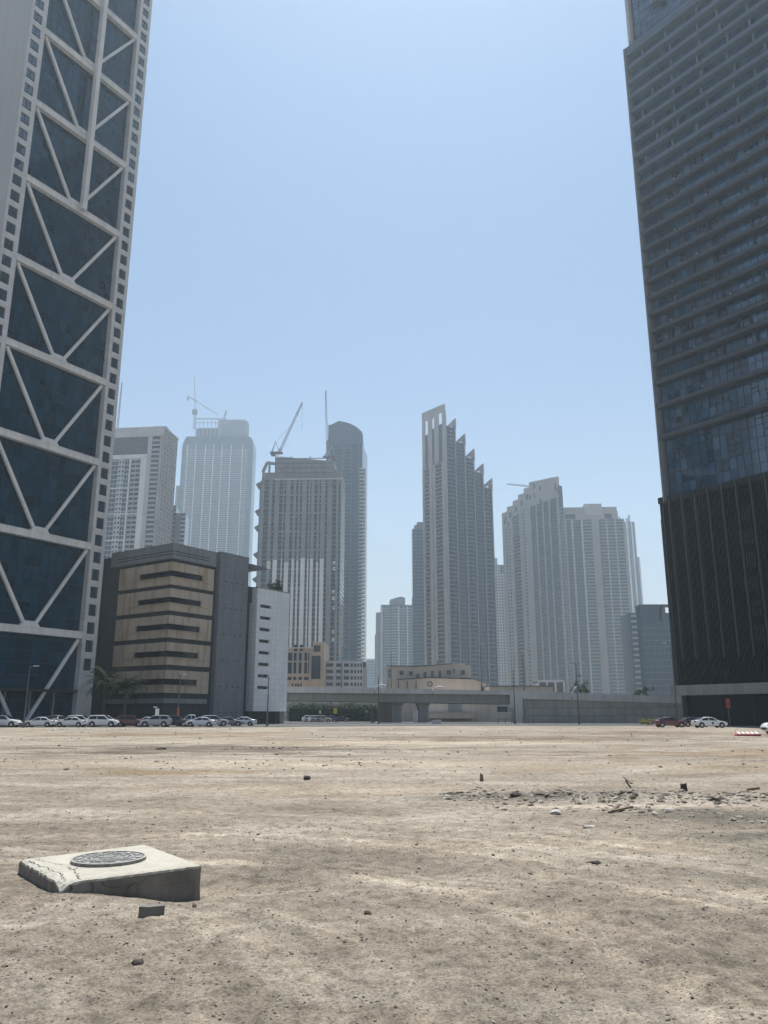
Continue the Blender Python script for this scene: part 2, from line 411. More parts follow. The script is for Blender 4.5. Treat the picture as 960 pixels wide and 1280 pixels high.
def make_stones():
    def band(n, y0, y1, p, r0, r1, lim=.72):
        y = y0 + (y1 - y0) * RNG.random(n) ** p
        x = RNG.uniform(-lim, lim, n) * y
        r = r0 + (r1 - r0) * RNG.random(n) ** 4
        return x, y, r
    A = [band(15000, 4, 14, 1.0, .003, .014), band(1700, 9, 26, 1.0, .008, .026), band(130, 4, 30, 1.0, .016, .038),
         band(750, 24, 60, 1.0, .025, .075), band(420, 55, 112, 1.0, .05, .13)]
    x, y, r = (np.concatenate([a[i] for a in A]) for i in range(3))
    k = ~((np.abs(x + 2.75) < 1.25) & (np.abs(y - 8.9) < 1.1))
    tag(stones('gravel', x[k], y[k], r[k], M['rock']), 'loose gravel and grit strewn over the dusty ground', 'gravel', kind='stuff')
    # the broken-up line of rubble on the right
    n = 6500
    x = 1.2 + 9.6 * RNG.random(n) ** .85; y = 17.1 - .13 * (x - 5) + RNG.normal(0, .95, n) * (.45 + .75 * np.sin(x * 1.7 + .6) ** 2)
    r = .006 + .085 * RNG.random(n) ** 7
    x2 = RNG.uniform(2.0, 6.5, 160); y2 = 15.3 - .55 * (x2 - 2.6) + RNG.normal(0, .30, 160); r2 = .014 + .07 * RNG.random(160) ** 3
    x3 = RNG.uniform(6, 11, 120); y3 = 14.2 + RNG.normal(0, .5, 120); r3 = .014 + .06 * RNG.random(120) ** 3
    tag(stones('rubble', np.r_[x, x2, x3], np.r_[y, y2, y3], np.r_[r, r2, r3], M['rubble'], (.18, .6), .02), 'band of broken stone and concrete crumbs across the lot', 'rubble', kind='stuff')
    # pale crumbs by the left parked cars, the low dark row in the middle distance
    n = 170
    x = RNG.uniform(-42, -28, n); y = RNG.uniform(98, 114, n); r = .05 + .12 * RNG.random(n) ** 2
    tag(stones('pale_rubble', x, y, r, M['rockp'], (.3, .6)), 'pale concrete crumbs scattered in front of the parked cars', 'rubble', kind='stuff')
    x = np.r_[RNG.uniform(-8.5, -4.5, 60), RNG.uniform(-6, 1, 60)]; y = np.r_[RNG.normal(44, 1.0, 60), RNG.normal(30, 1.6, 60)]; r = .02 + .06 * RNG.random(120) ** 3
    tag(stones('dark_rubble', x, y, r, M['rockd'], (.4, .8)), 'thin rows of dark stones in the middle of the lot', 'rubble', kind='stuff')
    def single(name, px, py, r, mat, label, cat='stone', sc=(1, 1, .7)):
        g = gnd(px, py)
        o = stones(name, np.array([0.0]), np.array([0.0]), np.array([r]), mat, (.9, .95))
        for v in o.data.vertices: v.co.z -= gz(0, 0)
        o.location = (g.x, g.y, gz(g.x, g.y) + r * sc[2] * .3); o.scale = sc
        return tag(o, label, cat)
    single('stone', 172, 1206, .042, M['rockd'], 'dark jagged stone lying nearest the camera, below the slab', sc=(1.2, .7, .5))
    single('stone', 243, 1137, .028, M['rockd'], 'small dark stone right of the grey chunk near the slab')
    single('stone', 460, 1146, .032, M['rockd'], 'small dark pebble on bare ground at the picture centre')
    single('stone', 742, 1077, .05, M['rockd'], 'flat dark stone alone on the right of the tyre tracks', sc=(1.5, .8, .5))
    single('stone', 645, 1000, .11, M['rockd'], 'largest dark lump in the band of rubble', sc=(1.4, .8, .6))
    single('stone', 893, 1004, .12, M['rockd'], 'low dark lump at the right end of the rubble band', sc=(1.8, .8, .5))
    single('stone', 384, 973, .12, M['rockd'], 'lone dark stone on the pale dusty strip at mid distance', sc=(1.3, .8, .6))
    single('stone', 202, 936, .16, M['rockd'], 'dark stone on the far ground beyond the slab', sc=(1.8, .8, .5))
    single('concrete_chunk', 735, 1035, .085, M['rockp'], 'pale flat concrete piece in front of the rubble band', 'rubble piece', (1.4, .7, .35))
    single('concrete_chunk', 694, 1018, .09, M['rockp'], 'pale broken concrete piece tilted at the rubble edge', 'rubble piece', (1.2, .8, .6))
    single('concrete_chunk', 835, 1013, .08, M['rockp'], 'pale slab fragment lying in the grey patch right of the rubble', 'rubble piece', (1.6, .7, .35))

# ------------------------------------------------------------------ the concrete slab with its manhole cover
def make_slab():
    def on_plane(px, py, z):
        u, v = (px - 480) / FPX, (640 - py) / FPX
        t = (z - HC) / (ST + v * CT); return Vector((u * t, (CT - v * ST) * t, z))
    FL, RL, RR, FR = on_plane(75, 1103, .150), on_plane(25, 1074, .158), on_plane(182, 1055, .170), on_plane(252, 1080.5, .168)
    m, nt, b = new_mat('slab_concrete')
    p = gpos(nt)
    c = ramp(nt, noise(nt, p, 2.2, 6, .6), [(.3, (.37, .345, .29)), (.7, (.49, .46, .39))])
    c = mixc(nt, .45, c, ramp(nt, noise(nt, p, 18, 6, .7), [(.3, .6), (.6, 1.0)]), 'MULTIPLY')
    c = mixc(nt, .35, c, ramp(nt, noise(nt, p, 120, 3), [(.3, .6), (.6, 1.0)]), 'MULTIPLY')
    lnk(nt, c, b.inputs['Base Color']); b.inputs['Roughness'].default_value = .92; b.inputs['Specular IOR Level'].default_value = .2
    bp = node(nt, 'ShaderNodeBump'); bp.inputs['Strength'].default_value = .5; bp.inputs['Distance'].default_value = .01
    lnk(nt, noise(nt, p, 40, 6, .7), bp.inputs['Height']); lnk(nt, bp.outputs[0], b.inputs['Normal'])
    M['slab'] = m
    side = weathered('shaded_soiled_side', (.21, .19, .165), .95, .25, .25, 3, .4)  # slab sides coloured darker than the top to deepen their shade, besides soil stains
    cracks = plain('crack_dark', (.03, .027, .024), .95)
    root = thing('manhole_slab', 'cracked pale concrete slab with a round iron cover, tilted in the dirt', 'concrete slab', (FL.x, FL.y, 0))
    bm = bmesh.new()
    N = 44
    def top(i, j):
        a, q = i / N, j / N
        P_ = FL.lerp(FR, a).lerp(RL.lerp(RR, a), q)
        return P_
    grid = {}
    ux = (FR - FL); uy = (RL - FL); nrm = ux.cross(uy).normalized()
    rr = random.Random(3)
    for i in range(N + 1):
        for j in range(N + 1):
            P_ = top(i, j)
            edge = min(i, j, N - i, N - j)
            dz = rr.uniform(-.0012, .0012)
            if edge == 0: dz -= .010 + rr.uniform(0, .004)
            a, q = i / N, j / N
            # crumbled near-left corner and left edge
            d = math.hypot(a, q) if a < .4 else 9
            if d < .10: dz -= .05 * (1 - d / .10)
            if a < .05 and rr.random() < .4: dz -= rr.uniform(0, .022)
            off = Vector((0, 0, 0))
            if edge == 0: off = (ux * (0.5 - a) + uy * (.5 - q)) * rr.uniform(0, .008)
            grid[i, j] = bm.verts.new(P_ + nrm * dz + off)
    for i in range(N):
        for j in range(N):
            bm.faces.new((grid[i, j], grid[i + 1, j], grid[i + 1, j + 1], grid[i, j + 1]))
    ring = [grid[i, 0] for i in range(N + 1)] + [grid[N, j] for j in range(1, N + 1)] + [grid[i, N] for i in range(N - 1, -1, -1)] + [grid[0, j] for j in range(N - 1, 0, -1)]
    prev = ring
    cen = (FL + RR) / 2
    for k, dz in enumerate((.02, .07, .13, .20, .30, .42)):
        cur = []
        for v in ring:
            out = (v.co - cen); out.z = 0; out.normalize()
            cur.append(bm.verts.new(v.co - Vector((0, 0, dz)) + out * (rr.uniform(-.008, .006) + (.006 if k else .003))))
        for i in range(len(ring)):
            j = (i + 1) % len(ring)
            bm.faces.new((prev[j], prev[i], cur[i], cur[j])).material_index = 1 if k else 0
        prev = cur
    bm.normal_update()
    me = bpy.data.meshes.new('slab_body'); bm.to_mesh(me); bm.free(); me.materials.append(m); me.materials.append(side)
    o = bpy.data.objects.new('slab_body', me); COL.objects.link(o); o.parent = root; o.location = tuple(-c for c in root.location)
    # cracks: thin dark ribbons sunk-looking, hugging the surface
    def ribbon(pts, w, lift, nn, wdir):
        mb = MB()
        for (a, b2), k in zip(zip(pts[:-1], pts[1:]), range(len(pts))):
            w0 = w * (1 - .7 * k / len(pts)); w1 = w * (1 - .7 * (k + 1) / len(pts))
            t = (b2 - a).normalized(); x = t.cross(nn).normalized()
            mb.face([a + nn * lift - x * w0, a + nn * lift + x * w0, b2 + nn * lift + x * w1, b2 + nn * lift - x * w1], cracks)
        return mb
    S2 = lambda a, q: FL + ux * a + uy * q
    def jag(p0, p1, n, j, r):
        out = []
        for k in range(n + 1):
            f = k / n; out.append((p0[0] + (p1[0] - p0[0]) * f + (r.uniform(-j, j) if 0 < k < n else 0), p0[1] + (p1[1] - p0[1]) * f + (r.uniform(-j, j) if 0 < k < n else 0)))
        return out
    r = random.Random(11)
    for p0, p1, w in (((.03, .88), (.09, .30), .010), ((.09, .30), (.03, .02), .009), ((.10, .94), (.16, .66), .005), ((.16, .66), (.20, .58), .004), ((.14, .02), (.20, .36), .009), ((.20, .36), (.19, .50), .005), ((.20, .36), (.25, .42), .004)):
        ribbon([S2(a, q) for a, q in jag(p0, p1, 16, .016, r)], w * .62, .0025, nrm, ux).build('crack', root)
    def jag2(pts, r):
        out = []
        for (a, b3), (c3, d3) in zip(pts[:-1], pts[1:]):
            for k in range(4): f = k / 4; out.append((a + (c3 - a) * f + r.uniform(-.006, .006), b3 + (d3 - b3) * f + r.uniform(-.008, .008)))
        return out + [pts[-1]]
    fn = Vector((ux.y, -ux.x, 0)).normalized()
    if fn.y > 0: fn = -fn
    for pts, w in (([(.45, -.13), (.50, -.09), (.53, -.11), (.58, -.055), (.66, -.04), (.72, -.05)], .007), ([(.06, -.02), (.08, -.06), (.05, -.11), (.07, -.16)], .014), ([(.20, -.03), (.22, -.08), (.205, -.14)], .010), ([(.27, -.05), (.33, -.10), (.42, -.12)], .008), ([(.72, -.15), (.85, -.13), (.97, -.15)], .004)):
        ribbon([FL + ux * a + Vector((0, 0, z)) + fn * .018 for a, z in jag2(pts, r)], w * .34, .0, fn, ux).build('crack', root)
    # cover
    u, v = (136 - 480) / FPX, (640 - 1075.5) / FPX
    d = Vector((u, CT - v * ST, ST + v * CT)); C0 = Vector((0, 0, HC))
    t = (FL - C0).dot(nrm) / d.dot(nrm); cc = C0 + d * t
    R = .37
    e1 = ux.normalized(); e2 = nrm.cross(e1)
    iron, nt, b = new_mat('cast_iron')
    c = ramp(nt, noise(nt, gpos(nt), 25, 5), [(.3, (.10, .10, .095)), (.7, (.24, .235, .22))])
    lnk(nt, c, b.inputs['Base Color']); b.inputs['Roughness'].default_value = .6; b.inputs['Metallic'].default_value = .35
    iron2 = plain('iron_relief', (.34, .335, .31), .55, .35)
    KR = R / .375
    W = lambda x, y, z: cc + e1 * x * (KR if abs(z - .0235) < 1e-6 or abs(z - .031) < 1e-6 else 1) + e2 * y * (KR if abs(z - .0235) < 1e-6 or abs(z - .031) < 1e-6 else 1) + nrm * z
    mb = MB(); n = 64
    def ringf(r0, z0, r1, z1, mm):
        for i in range(n):
            a, b3 = 2 * PI * i / n, 2 * PI * (i + 1) / n
            mb.face([W(r0 * math.cos(a), r0 * math.sin(a), z0), W(r0 * math.cos(b3), r0 * math.sin(b3), z0), W(r1 * math.cos(b3), r1 * math.sin(b3), z1), W(r1 * math.cos(a), r1 * math.sin(a), z1)], mm)
    ringf(R, -.005, R, .030, iron); ringf(R, .030, R - .02, .032, iron2); ringf(R - .02, .032, R - .022, .024, iron)
    mb.face([W((R - .022) * math.cos(2 * PI * i / n), (R - .022) * math.sin(2 * PI * i / n), .024) for i in range(n)], iron)
    cov = mb.build('manhole_cover', root)
    mb = MB()
    rr = random.Random(5)
    def arc(r0, r1, a0, a1, k=6):
        for i in range(k):
            a, b3 = a0 + (a1 - a0) * i / k, a0 + (a1 - a0) * (i + 1) / k
            q = [(r0, a), (r0, b3), (r1, b3), (r1, a)]
            bt = [W(x * math.cos(y), x * math.sin(y), .0235) for x, y in q]; tp = [W(x * math.cos(y), x * math.sin(y), .031) for x, y in q]
            mb.hexa(bt + tp, iron2)
    def blk(x, y, w, h, rot):
        q = [(-w, -h), (w, -h), (w, h), (-w, h)]; cr, sr = math.cos(rot), math.sin(rot)
        q = [(x + a * cr - b3 * sr, y + a * sr + b3 * cr) for a, b3 in q]
        mb.hexa([W(a, b3, .0235) for a, b3 in q] + [W(a, b3, .031) for a, b3 in q], iron2)
    for k in range(12):
        a = 2 * PI * k / 12
        if k % 2: arc(.27, .33, a - .10, a + .10)
        else:
            blk(.30 * math.cos(a), .30 * math.sin(a), .035, .014, a + .7); blk(.30 * math.cos(a + .14), .30 * math.sin(a + .14), .028, .012, a - .5)
    arc(.225, .238, 0, 2 * PI, 48)
    for k in range(9):
        a = 2 * PI * k / 9 + .2; blk(.175 * math.cos(a), .175 * math.sin(a), .03, .012, a + 1.1); blk(.185 * math.cos(a + .3), .185 * math.sin(a + .3), .012, .02, a)
    blk(0, .05, .085, .012, 0); blk(0, .085, .07, .010, 0); blk(0, .015, .05, .011, 0)
    for x in (-.07, -.035, 0, .035, .07): blk(x, .115, .008, .028, 0)
    blk(-.05, -.06, .05, .014, .3); blk(.05, -.06, .05, .014, -.3); blk(0, -.11, .06, .012, 0)
    o = mb.build('relief_pattern', cov); o.location = (0, 0, 0)
    # broken corner lump in front: grey wedge
    g = gnd(190, 1152)
    mb = MB(); z = gz(g.x, g.y) - .02
    mb.hexa([(-.105, -.045, -.02), (-.01, -.085, -.02), (.10, -.015, -.02), (.0, .07, -.02), (-.10, -.04, .088), (-.012, -.078, .092), (.098, -.012, .090), (.002, .062, .093)], weathered('dark_block', (.16, .15, .135), .95, .2, .1, 6))
    tag(mb.build('concrete_chunk', loc=(g.x, g.y, z)), 'grey broken block lying in front of the manhole slab', 'rubble piece')

# ------------------------------------------------------------------ small things on the lot
def make_lot_things():
    wood = weathered('weathered_wood', (.17, .13, .095), .9, .2, .1, 3)
    g = gnd(855, 988); z = gz(g.x, g.y)
    mb = MB(); mb.hexa([(-.07, -.06, -.05), (.065, -.07, -.05), (.075, .06, -.05), (-.065, .06, -.05), (-.06, -.055, .15), (.045, -.065, .17), (.06, .05, .15), (-.05, .055, .16)], M['rockd'])
    tag(mb.build('stone_block', loc=(g.x, g.y, z)), 'upright dark stone block beyond the rubble band', 'stone')
    g = gnd(602, 976); z = gz(g.x, g.y)
    mb = MB(); mb.hexa([(-.05, -.05, -.05), (.05, -.05, -.05), (.05, .05, -.05), (-.05, .05, -.05), (-.03, -.035, .20), (.04, -.03, .16), (.035, .035, .17), (-.03, .04, .21)], weathered('post_rust', (.20, .14, .10), .9, .2, .1, 4))
    tag(mb.build('wooden_stump', loc=(g.x, g.y, z)), 'short brown stump standing in the dirt left of the rubble', 'stump')
    def stick(px0, py0, px1, py1, w, label, name='plank', lift=.02):
        a, b = gnd(px0, py0), gnd(px1, py1)
        c = (a + b) / 2
        mb = MB(); mb.bar((a.x - c.x, a.y - c.y, gz(a.x, a.y) + lift), (b.x - c.x, b.y - c.y, gz(b.x, b.y) + lift + .03), w, w * .5, wood)
        tag(mb.build(name, loc=(c.x, c.y, 0)), label, 'plank' if name == 'plank' else 'stick')
    stick(765, 1018, 790, 1014, .06, 'thin plank lying in front of the rubble band'); stick(762, 1019, 773, 1013, .05, 'short stick crossing the thin plank by the rubble', 'stick')
    stick(935, 987, 949, 988, .09, 'brown plank lying flat near the right edge of the lot')
    stick(780, 976, 790, 985, .05, 'bent dry twig standing out of the rubble band', 'stick', .08)
    # red and white barrier lying flat
    g = gnd(936, 919)
    root = thing('traffic_barrier', 'red and white striped plastic barrier lying flat on the dirt', 'barrier', (g.x, g.y, gz(g.x, g.y)))
    L = 2.15; T = 26 * PI / 180
    mb = MB(); mb.hexa([(-L / 2, 0, 0), (L / 2, 0, 0), (L / 2, 1.2, .02), (-L / 2 + .25, 1.2, .02), (-L / 2, 0, .16), (L / 2, 0, .16), (L / 2 - .1, 1.15, .30), (-L / 2 + .45, 1.15, .30)], M['red'])
    b = mb.build('barrier_body', root); b.location = (0, 0, 0)
    for k in range(5):
        x = -.72 + k * .38
        mb = MB(); mb.hexa([(x - .12, .05, .168), (x + .10, .05, .168), (x + .36, 1.1, .30), (x + .16, 1.1, .30), (x - .12, .05, .225), (x + .10, .05, .225), (x + .36, 1.1, .36), (x + .16, 1.1, .36)], M['whitep'])
        o = mb.build('stripe', root); o.location = (0, 0, 0)
    mb = MB(); mb.hexa([(-L / 2 - .02, -.05, .165), (L / 2, -.05, .165), (L / 2, .06, .165), (-L / 2 - .02, .06, .165), (-L / 2, -.05, .22), (L / 2, -.05, .22), (L / 2, .05, .22), (-L / 2, .05, .22)], M['whitep'])
    o = mb.build('rim', root); o.location = (0, 0, 0)

# ------------------------------------------------------------------ left: braced glass tower
def make_braced_tower():
    e = (.617, 1.0)
    E = Vector((e[0], e[1], 0)).normalized()
    far = Vector((-54.7, 145.0, 0)); BAY = 21.1
    F = Frame(far - E * BAY, e)              # s=0 near column, s=BAY far column
    H, SP, Z0 = 186.0, 16.17, 15.5
    root = thing('braced_tower', 'tall dark teal glass tower with white diagonal braces at the left edge', 'skyscraper', (*F.xy(BAY, 0), 0))
    stone = panelled('pale_stone_panel', (.58, .575, .56), 1.27, 1.08, .62, .5, .05, F.e, .4, .014, .15)
    stonef = weathered('pale_panel_smooth', (.42, .425, .43), .6, .05, .12, .05, .02)
    D = 34
    mb = MB()      # core volume behind the glazing
    mb.fbox(F, -14, BAY + 2.6, -D, -.25, 0, H, M['screenback']); mb.build('core', root)
    # glazing: single panes with a tiny random tilt
    mb = MB(); r = random.Random(2); nx = 14; w = BAY / nx; ph = SP / 8
    for i in range(nx):
        z = .2
        while z < H - .1:
            h = min(ph, H - z)
            t1, t2 = r.gauss(0, .006), r.gauss(0, .006)
            mb.face([F.p(i * w, t1, z), F.p((i + 1) * w, -t1 + t2, z), F.p((i + 1) * w, t2 - t1, z + h), F.p(i * w, t2 * .5, z + h)], M['glassL']); z += h
    mb.build('glazing', root)
    mb = MB()
    for i in range(1, nx): mb.fbox(F, i * w - .03, i * w + .03, -.06, .07, 0, H, M['mull'])
    z = 2.2
    while z < H:
        mb.fbox(F, 0, BAY, -.06, .05, z - .03, z + .03, M['mull']); z += ph
    mb.build('mullion_grid', root)
    # ground-floor canopy line and lobby
    mb = MB(); mb.fbox(F, .2, BAY - .3, .1, 1.6, 5.6, 6.0, M['mull']); mb.build('canopy', root)
    for k in range(4):
        mb = MB(); mb.fbox(F, 3 + k * 4.6, 3.25 + k * 4.6, .1, .5, 0, 5.6, M['greyc']); mb.build('lobby_post', root)
    # columns: far leg and near leg, each standing proud with a file of windows
    def leg(s0, s1, sw0, sw1, zlast, zfirst, name):
        zs = []; z = zfirst
        while z < zlast: zs.append(z); z += SP / 5
        mb = MB(); wh = 1.05
        # stone front made of jambs and spandrels so that windows sit in real openings
        mb.fbox(F, s0, sw0, -3.0, 1.2, 0, H, stone); mb.fbox(F, sw1, s1, -3.0, 1.2, 0, H, stone)
        prev = 0
        for z in zs + [None]:
            top = H if z is None else z - wh
            mb.fbox(F, sw0, sw1, -3.0, 1.198, prev, top, stone)
            if z is not None: prev = z + wh
        mb.build(name, root)
        for z in zs:
            wb = MB(); t = random.uniform(-.02, .02)
            wb.face([F.p(sw0, .95 + t, z - wh), F.p(sw1, .95 - t, z - wh), F.p(sw1, .95 + t, z + wh), F.p(sw0, .95 - t, z + wh)], M['glassW'])
            wo = wb.build('window', root)
            wb = MB(); wb.fbox(F, (sw0 + sw1) / 2 - .03, (sw0 + sw1) / 2 + .03, .96, 1.03, z - wh, z + wh, M['mull'])
            wb.fbox(F, sw0, sw1, .96, 1.03, z - wh + .35, z - wh + .41, M['mull'])
            fo = wb.build('frame', wo); fo.location = (0, 0, 0)
    leg(BAY, BAY + 3.1, BAY + .72, BAY + 2.42, H - 6, 10.5, 'column')
    leg(-3.4, -.0, -2.65, -.85, H - 6, 10.5, 'column')
    mb = MB(); mb.fbox(F, -16, -3.4, -4, 1.5, 0, H, stonef); mb.build('side_wall', root)
    # strip of the rear wing that shows beyond the far column
    mb = MB(); mb.fbox(F, BAY + 1, BAY + 8.2, -12, -5, 12.0, 33, M['greyc']); mb.build('rear_wing', root)
    # floor beams with gussets, V braces
    k = 0
    while Z0 + k * SP < H:
        z = Z0 + k * SP
        mb = MB(); mb.fbox(F, .0, BAY, .15, 1.15, z - .52, z + .52, M['steelw']); mb.fbox(F, .0, BAY, .15, 1.25, z + .52, z + .70, M['steelw']); mb.build('beam', root)
        mid = BAY / 2
        mb = MB(); mb.fprism(F, [(mid - 1.9, z + .71), (mid + 1.9, z + .71), (mid + 1.1, z + 1.6), (mid - 1.1, z + 1.6)], .25, 1.05, M['steelw']); mb.build('gusset', root)
        k += 1
    k = -1
    while Z0 + k * SP < H:
        zb = max(.1, Z0 + k * SP + .9) if k >= 0 else .1; zt = Z0 + (k + 1) * SP - .7
        for a, b in (((.5, zt), (BAY / 2 - .9, zb)), ((BAY - .5, zt), (BAY / 2 + .9, zb))):
            mb = MB(); mb.bar(F.p(a[0], .65, a[1]), F.p(b[0], .65, b[1]),   .44, .56, M['steelw'], F.n.cross(Vector((0, 0, 1)))); mb.build('brace', root)
        k += 1
    # vertical hanging rail in front of the glass, upper part only
    zb = 96
    mb = MB(); mb.fbox(F, BAY / 2 + .5, BAY / 2 + 1.4, 1.6, 2.7, zb, H, M['steelw'])
    z = zb + 8
    while z < H: mb.fbox(F, BAY / 2 + .75, BAY / 2 + 1.15, 1.15, 1.6, z, z + .5, M['steelw']); z += SP / 2
    mb.build('facade_rail', root)
    # small roof-edge lamps / anchors on the outer corner
    mb = MB(); mb.fbox(F, BAY + 3.1, BAY + 3.7, .2, .6, 118, 118.4, M['mull']); mb.build('bracket', root)
    mb = MB(); mb.fbox(F, -14, BAY + 3.1, -D, 1.0, H, H + .6, M['roof']); mb.build('roof', root)

# ------------------------------------------------------------------ right: banded tower on a finned podium
def make_banded_tower():
    d = Vector((-.742, 1.0, 0)).normalized()       # far direction
    far = Vector((54.9, 150.0, 0))
    F = Frame(far, (-d.x, -d.y))                    # s=0 far left edge, to the right = nearer
    W, D, H = 44.0, 32.0, 196.0
    root = thing('banded_tower', 'dark blue glass tower with bronze floor bands at the right edge', 'skyscraper', (far.x, far.y, 0))
    mb = MB(); mb.fbox(F, .3, W, -D, -.3, 0, 147, M['screenback']); mb.fbox(F, 1.3, W, -D, -.9, 147, H, M['screenback']); mb.build('core', root)
    r = random.Random(4)
    def panes(s0, s1, z0, z1, w, h, n0, mat, name, jit=.0022):
        mb = MB(); nx = max(1, round((s1 - s0) / w)); nz = max(1, round((z1 - z0) / h)); w = (s1 - s0) / nx; h = (z1 - z0) / nz
        for i in range(nx):
            for j in range(nz):
                a, b = r.gauss(0, jit), r.gauss(0, jit)
                mb.face([F.p(s0 + i * w, n0 + a, z0 + j * h), F.p(s0 + (i + 1) * w, n0 - a, z0 + j * h), F.p(s0 + (i + 1) * w, n0 - a + b, z0 + (j + 1) * h), F.p(s0 + i * w, n0 + a + b, z0 + (j + 1) * h)], mat)
        g = mb.build(name, root)
        mb = MB()
        for i in range(nx + 1): mb.fbox(F, s0 + i * w - .035, s0 + i * w + .035, n0 - .05, n0 + .08, z0, z1, M['mull'])
        for j in range(nz + 1): mb.fbox(F, s0, s1, n0 - .05, n0 + .07, z0 + j * h - .035, z0 + j * h + .035, M['mull'])
        # a few opening lights
        for _ in range(int(nx * nz / 14)):
            i, j = r.randrange(nx), r.randrange(nz); a, b = s0 + i * w, z0 + j * h
            for q in ((a, a + w, b + h * .48, b + h * .54), (a, a + .07, b, b + h), (a + w - .07, a + w, b, b + h)): mb.fbox(F, q[0], q[1], n0, n0 + .10, q[2], q[3], M['mull'])
        mm = mb.build('mullion_grid', g); mm.location = (0, 0, 0)
    panes(.6, W, 42.4, 54.0, 1.42, 2.3, .0, M['glassR'], 'glazing')
    panes(.6, W, 54.0, 146, 1.42, 1.875, .0, M['glassR'], 'glazing')
    panes(1.9, W, 147, H, 1.42, 1.875, -.6, M['glassR'], 'glazing')
    # projecting floor bands: ledge, fascia, slat shadow lines
    zs = [54.1, 60.5, 65.5]
    while zs[-1] < 143: zs.append(zs[-1] + 3.75)
    for i, z in enumerate(zs):
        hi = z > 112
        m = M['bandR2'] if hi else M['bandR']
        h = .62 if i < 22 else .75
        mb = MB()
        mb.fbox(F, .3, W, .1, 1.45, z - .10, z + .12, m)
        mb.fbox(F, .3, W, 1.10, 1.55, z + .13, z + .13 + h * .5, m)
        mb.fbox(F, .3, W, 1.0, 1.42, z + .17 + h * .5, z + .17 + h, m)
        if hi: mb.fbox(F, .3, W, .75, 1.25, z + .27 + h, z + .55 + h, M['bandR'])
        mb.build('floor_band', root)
        # recessed bay dividers between two bands
        if i >= 2 and i + 1 < len(zs):
            for k in range(0, 5):
                s = 3.6 + k * 6.2 + r.uniform(-1.8, 1.8)
                if s > 31 or r.random() < .12: continue
                dv = MB(); dv.fbox(F, s - .24, s + .24, .09, .30, z + h + (.2 if not hi else .58), zs[i + 1] - .12, M['bandR2' if hi else 'mull']); dv.build('bay_divider', root)
    for i, z in enumerate((153, 156.8, 160.5, 164.3, 168, 171.8, 175.5, 179.3, 183)):
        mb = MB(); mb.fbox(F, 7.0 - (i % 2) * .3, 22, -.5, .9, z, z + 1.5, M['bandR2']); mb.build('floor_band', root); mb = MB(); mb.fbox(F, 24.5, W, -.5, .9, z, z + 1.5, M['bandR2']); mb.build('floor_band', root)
    # little sparkling spotlights under some bands are unlit fittings
    for i, s in ((3, 9.6), (5, 5.2), (5, 10.4), (5, 17.8), (8, 12.0), (10, 8.0), (11, 15.3), (13, 8.9), (7, 1.6), (9, 6.0)):
        mb = MB(); mb.fbox(F, s, s + .16, 1.56, 1.70, zs[i] + .75, zs[i] + .92, M['lampw']); mb.build('fitting', root)
    # edge profiles at the far corner
    mb = MB(); mb.fbox(F, -.45, .28, -1.4, 1.1, 41.5, 146.5, M['edge']); mb.build('corner_profile', root)
    mb = MB(); mb.fbox(F, -.1, .15, 1.12, 1.5, 41.5, 146.5, M['edge']); mb.build('corner_profile', root)
    mb = MB(); mb.fbox(F, -1.25, -.46, -2.2, -.1, 41.6, 136, M['edge']); mb.build('corner_profile', root)
    mb = MB(); mb.fbox(F, .6, 1.3, -1.2, .4, 148.5, H, M['offw']); mb.fbox(F, .0, .6, -2.2, -.6, 148.5, H, M['edge']); mb.build('corner_profile', root)
    mb = MB(); mb.fbox(F, -1.0, W, -1.5, .3, 146.5, 147.6, M['bandR2']); mb.build('ledge', root)
    mb = MB(); mb.fbox(F, 1.5, W, -D, -.3, H, H + .6, M['roof']); mb.build('roof', root)
    # dark double-height floor over the podium
    mb = MB(); mb.fbox(F, -1.6, W, .1, 1.0, 41.4, 42.6, M['fin']); mb.build('podium_coping', root)
    # podium: screen of fins
    mb = MB(); mb.fbox(F, -1.7, W, -4, .35, 6.9, 41.4, M['screenback']); mb.build('podium_wall', root)
    mb = MB()
    s = -1.0
    while s < W:
        mb.fbox(F, s - .05, s + .05, .55, .95, 6.9, 42.0, M['fin']); s += .46
    for z in (13.5, 19.5, 25.5, 31.5, 37.0): mb.fbox(F, -1.1, W, .38, .54, z, z + .25, M['fin'])
    mb.build('louvre_screen', root)
    s = .9
    while s < W:
        mb = MB(); mb.fbox(F, s - .09, s + .09, .6, 1.35, 11.5, 42.3, M['finb']); mb.build('fin', root); s += 2.72
    for k in range(4):
        mb = MB(); mb.fbox(F, -1.9 + k * .4, -1.72 + k * .4, -.6 + k * .3, .2 + k * .3, 6.9 + k * .2, 38.5 + k * .8, M['finb']); mb.build('fin', root)
    for k in range(6):
        z = 14 + k * 4.2
        mb = MB(); mb.fbox(F, 13.6 + (k % 2) * .7, 16.4, .36, .52, z, z + 2.6, M['bandR']); mb.build('louvre_opening', root)
    # belt and recessed glazed ground floor
    mb = MB(); mb.fprism(F, [(-2.0, 5.55), (-1.0, 5.2), (W, 5.2), (W, 7.0), (-2.0, 7.0)], -3.5, 1.5, M['beltR']); mb.build('belt', root)
    panes(1.0, W, .1, 5.1, 1.9, 2.5, -2.6, M['glassdark'], 'shopfront')
    mb = MB(); mb.fbox(F, 3.5, W, -2.5, -2.35, 4.1, 4.3, M['lampw']); mb.build('transom', root)
    mb = MB(); mb.fbox(F, -.2, .7, -3.2, 1.0, 0, 5.2, M['fin']); mb.build('corner_pier', root)
    for k in range(5):
        mb = MB(); mb.fbox(F, 6.5 + k * 6, 7.0 + k * 6, -.6, -.1, 0, 5.2, M['fin']); mb.build('column', root)
    # red banner in front of the shop front
    g = at(911, 890, 131)
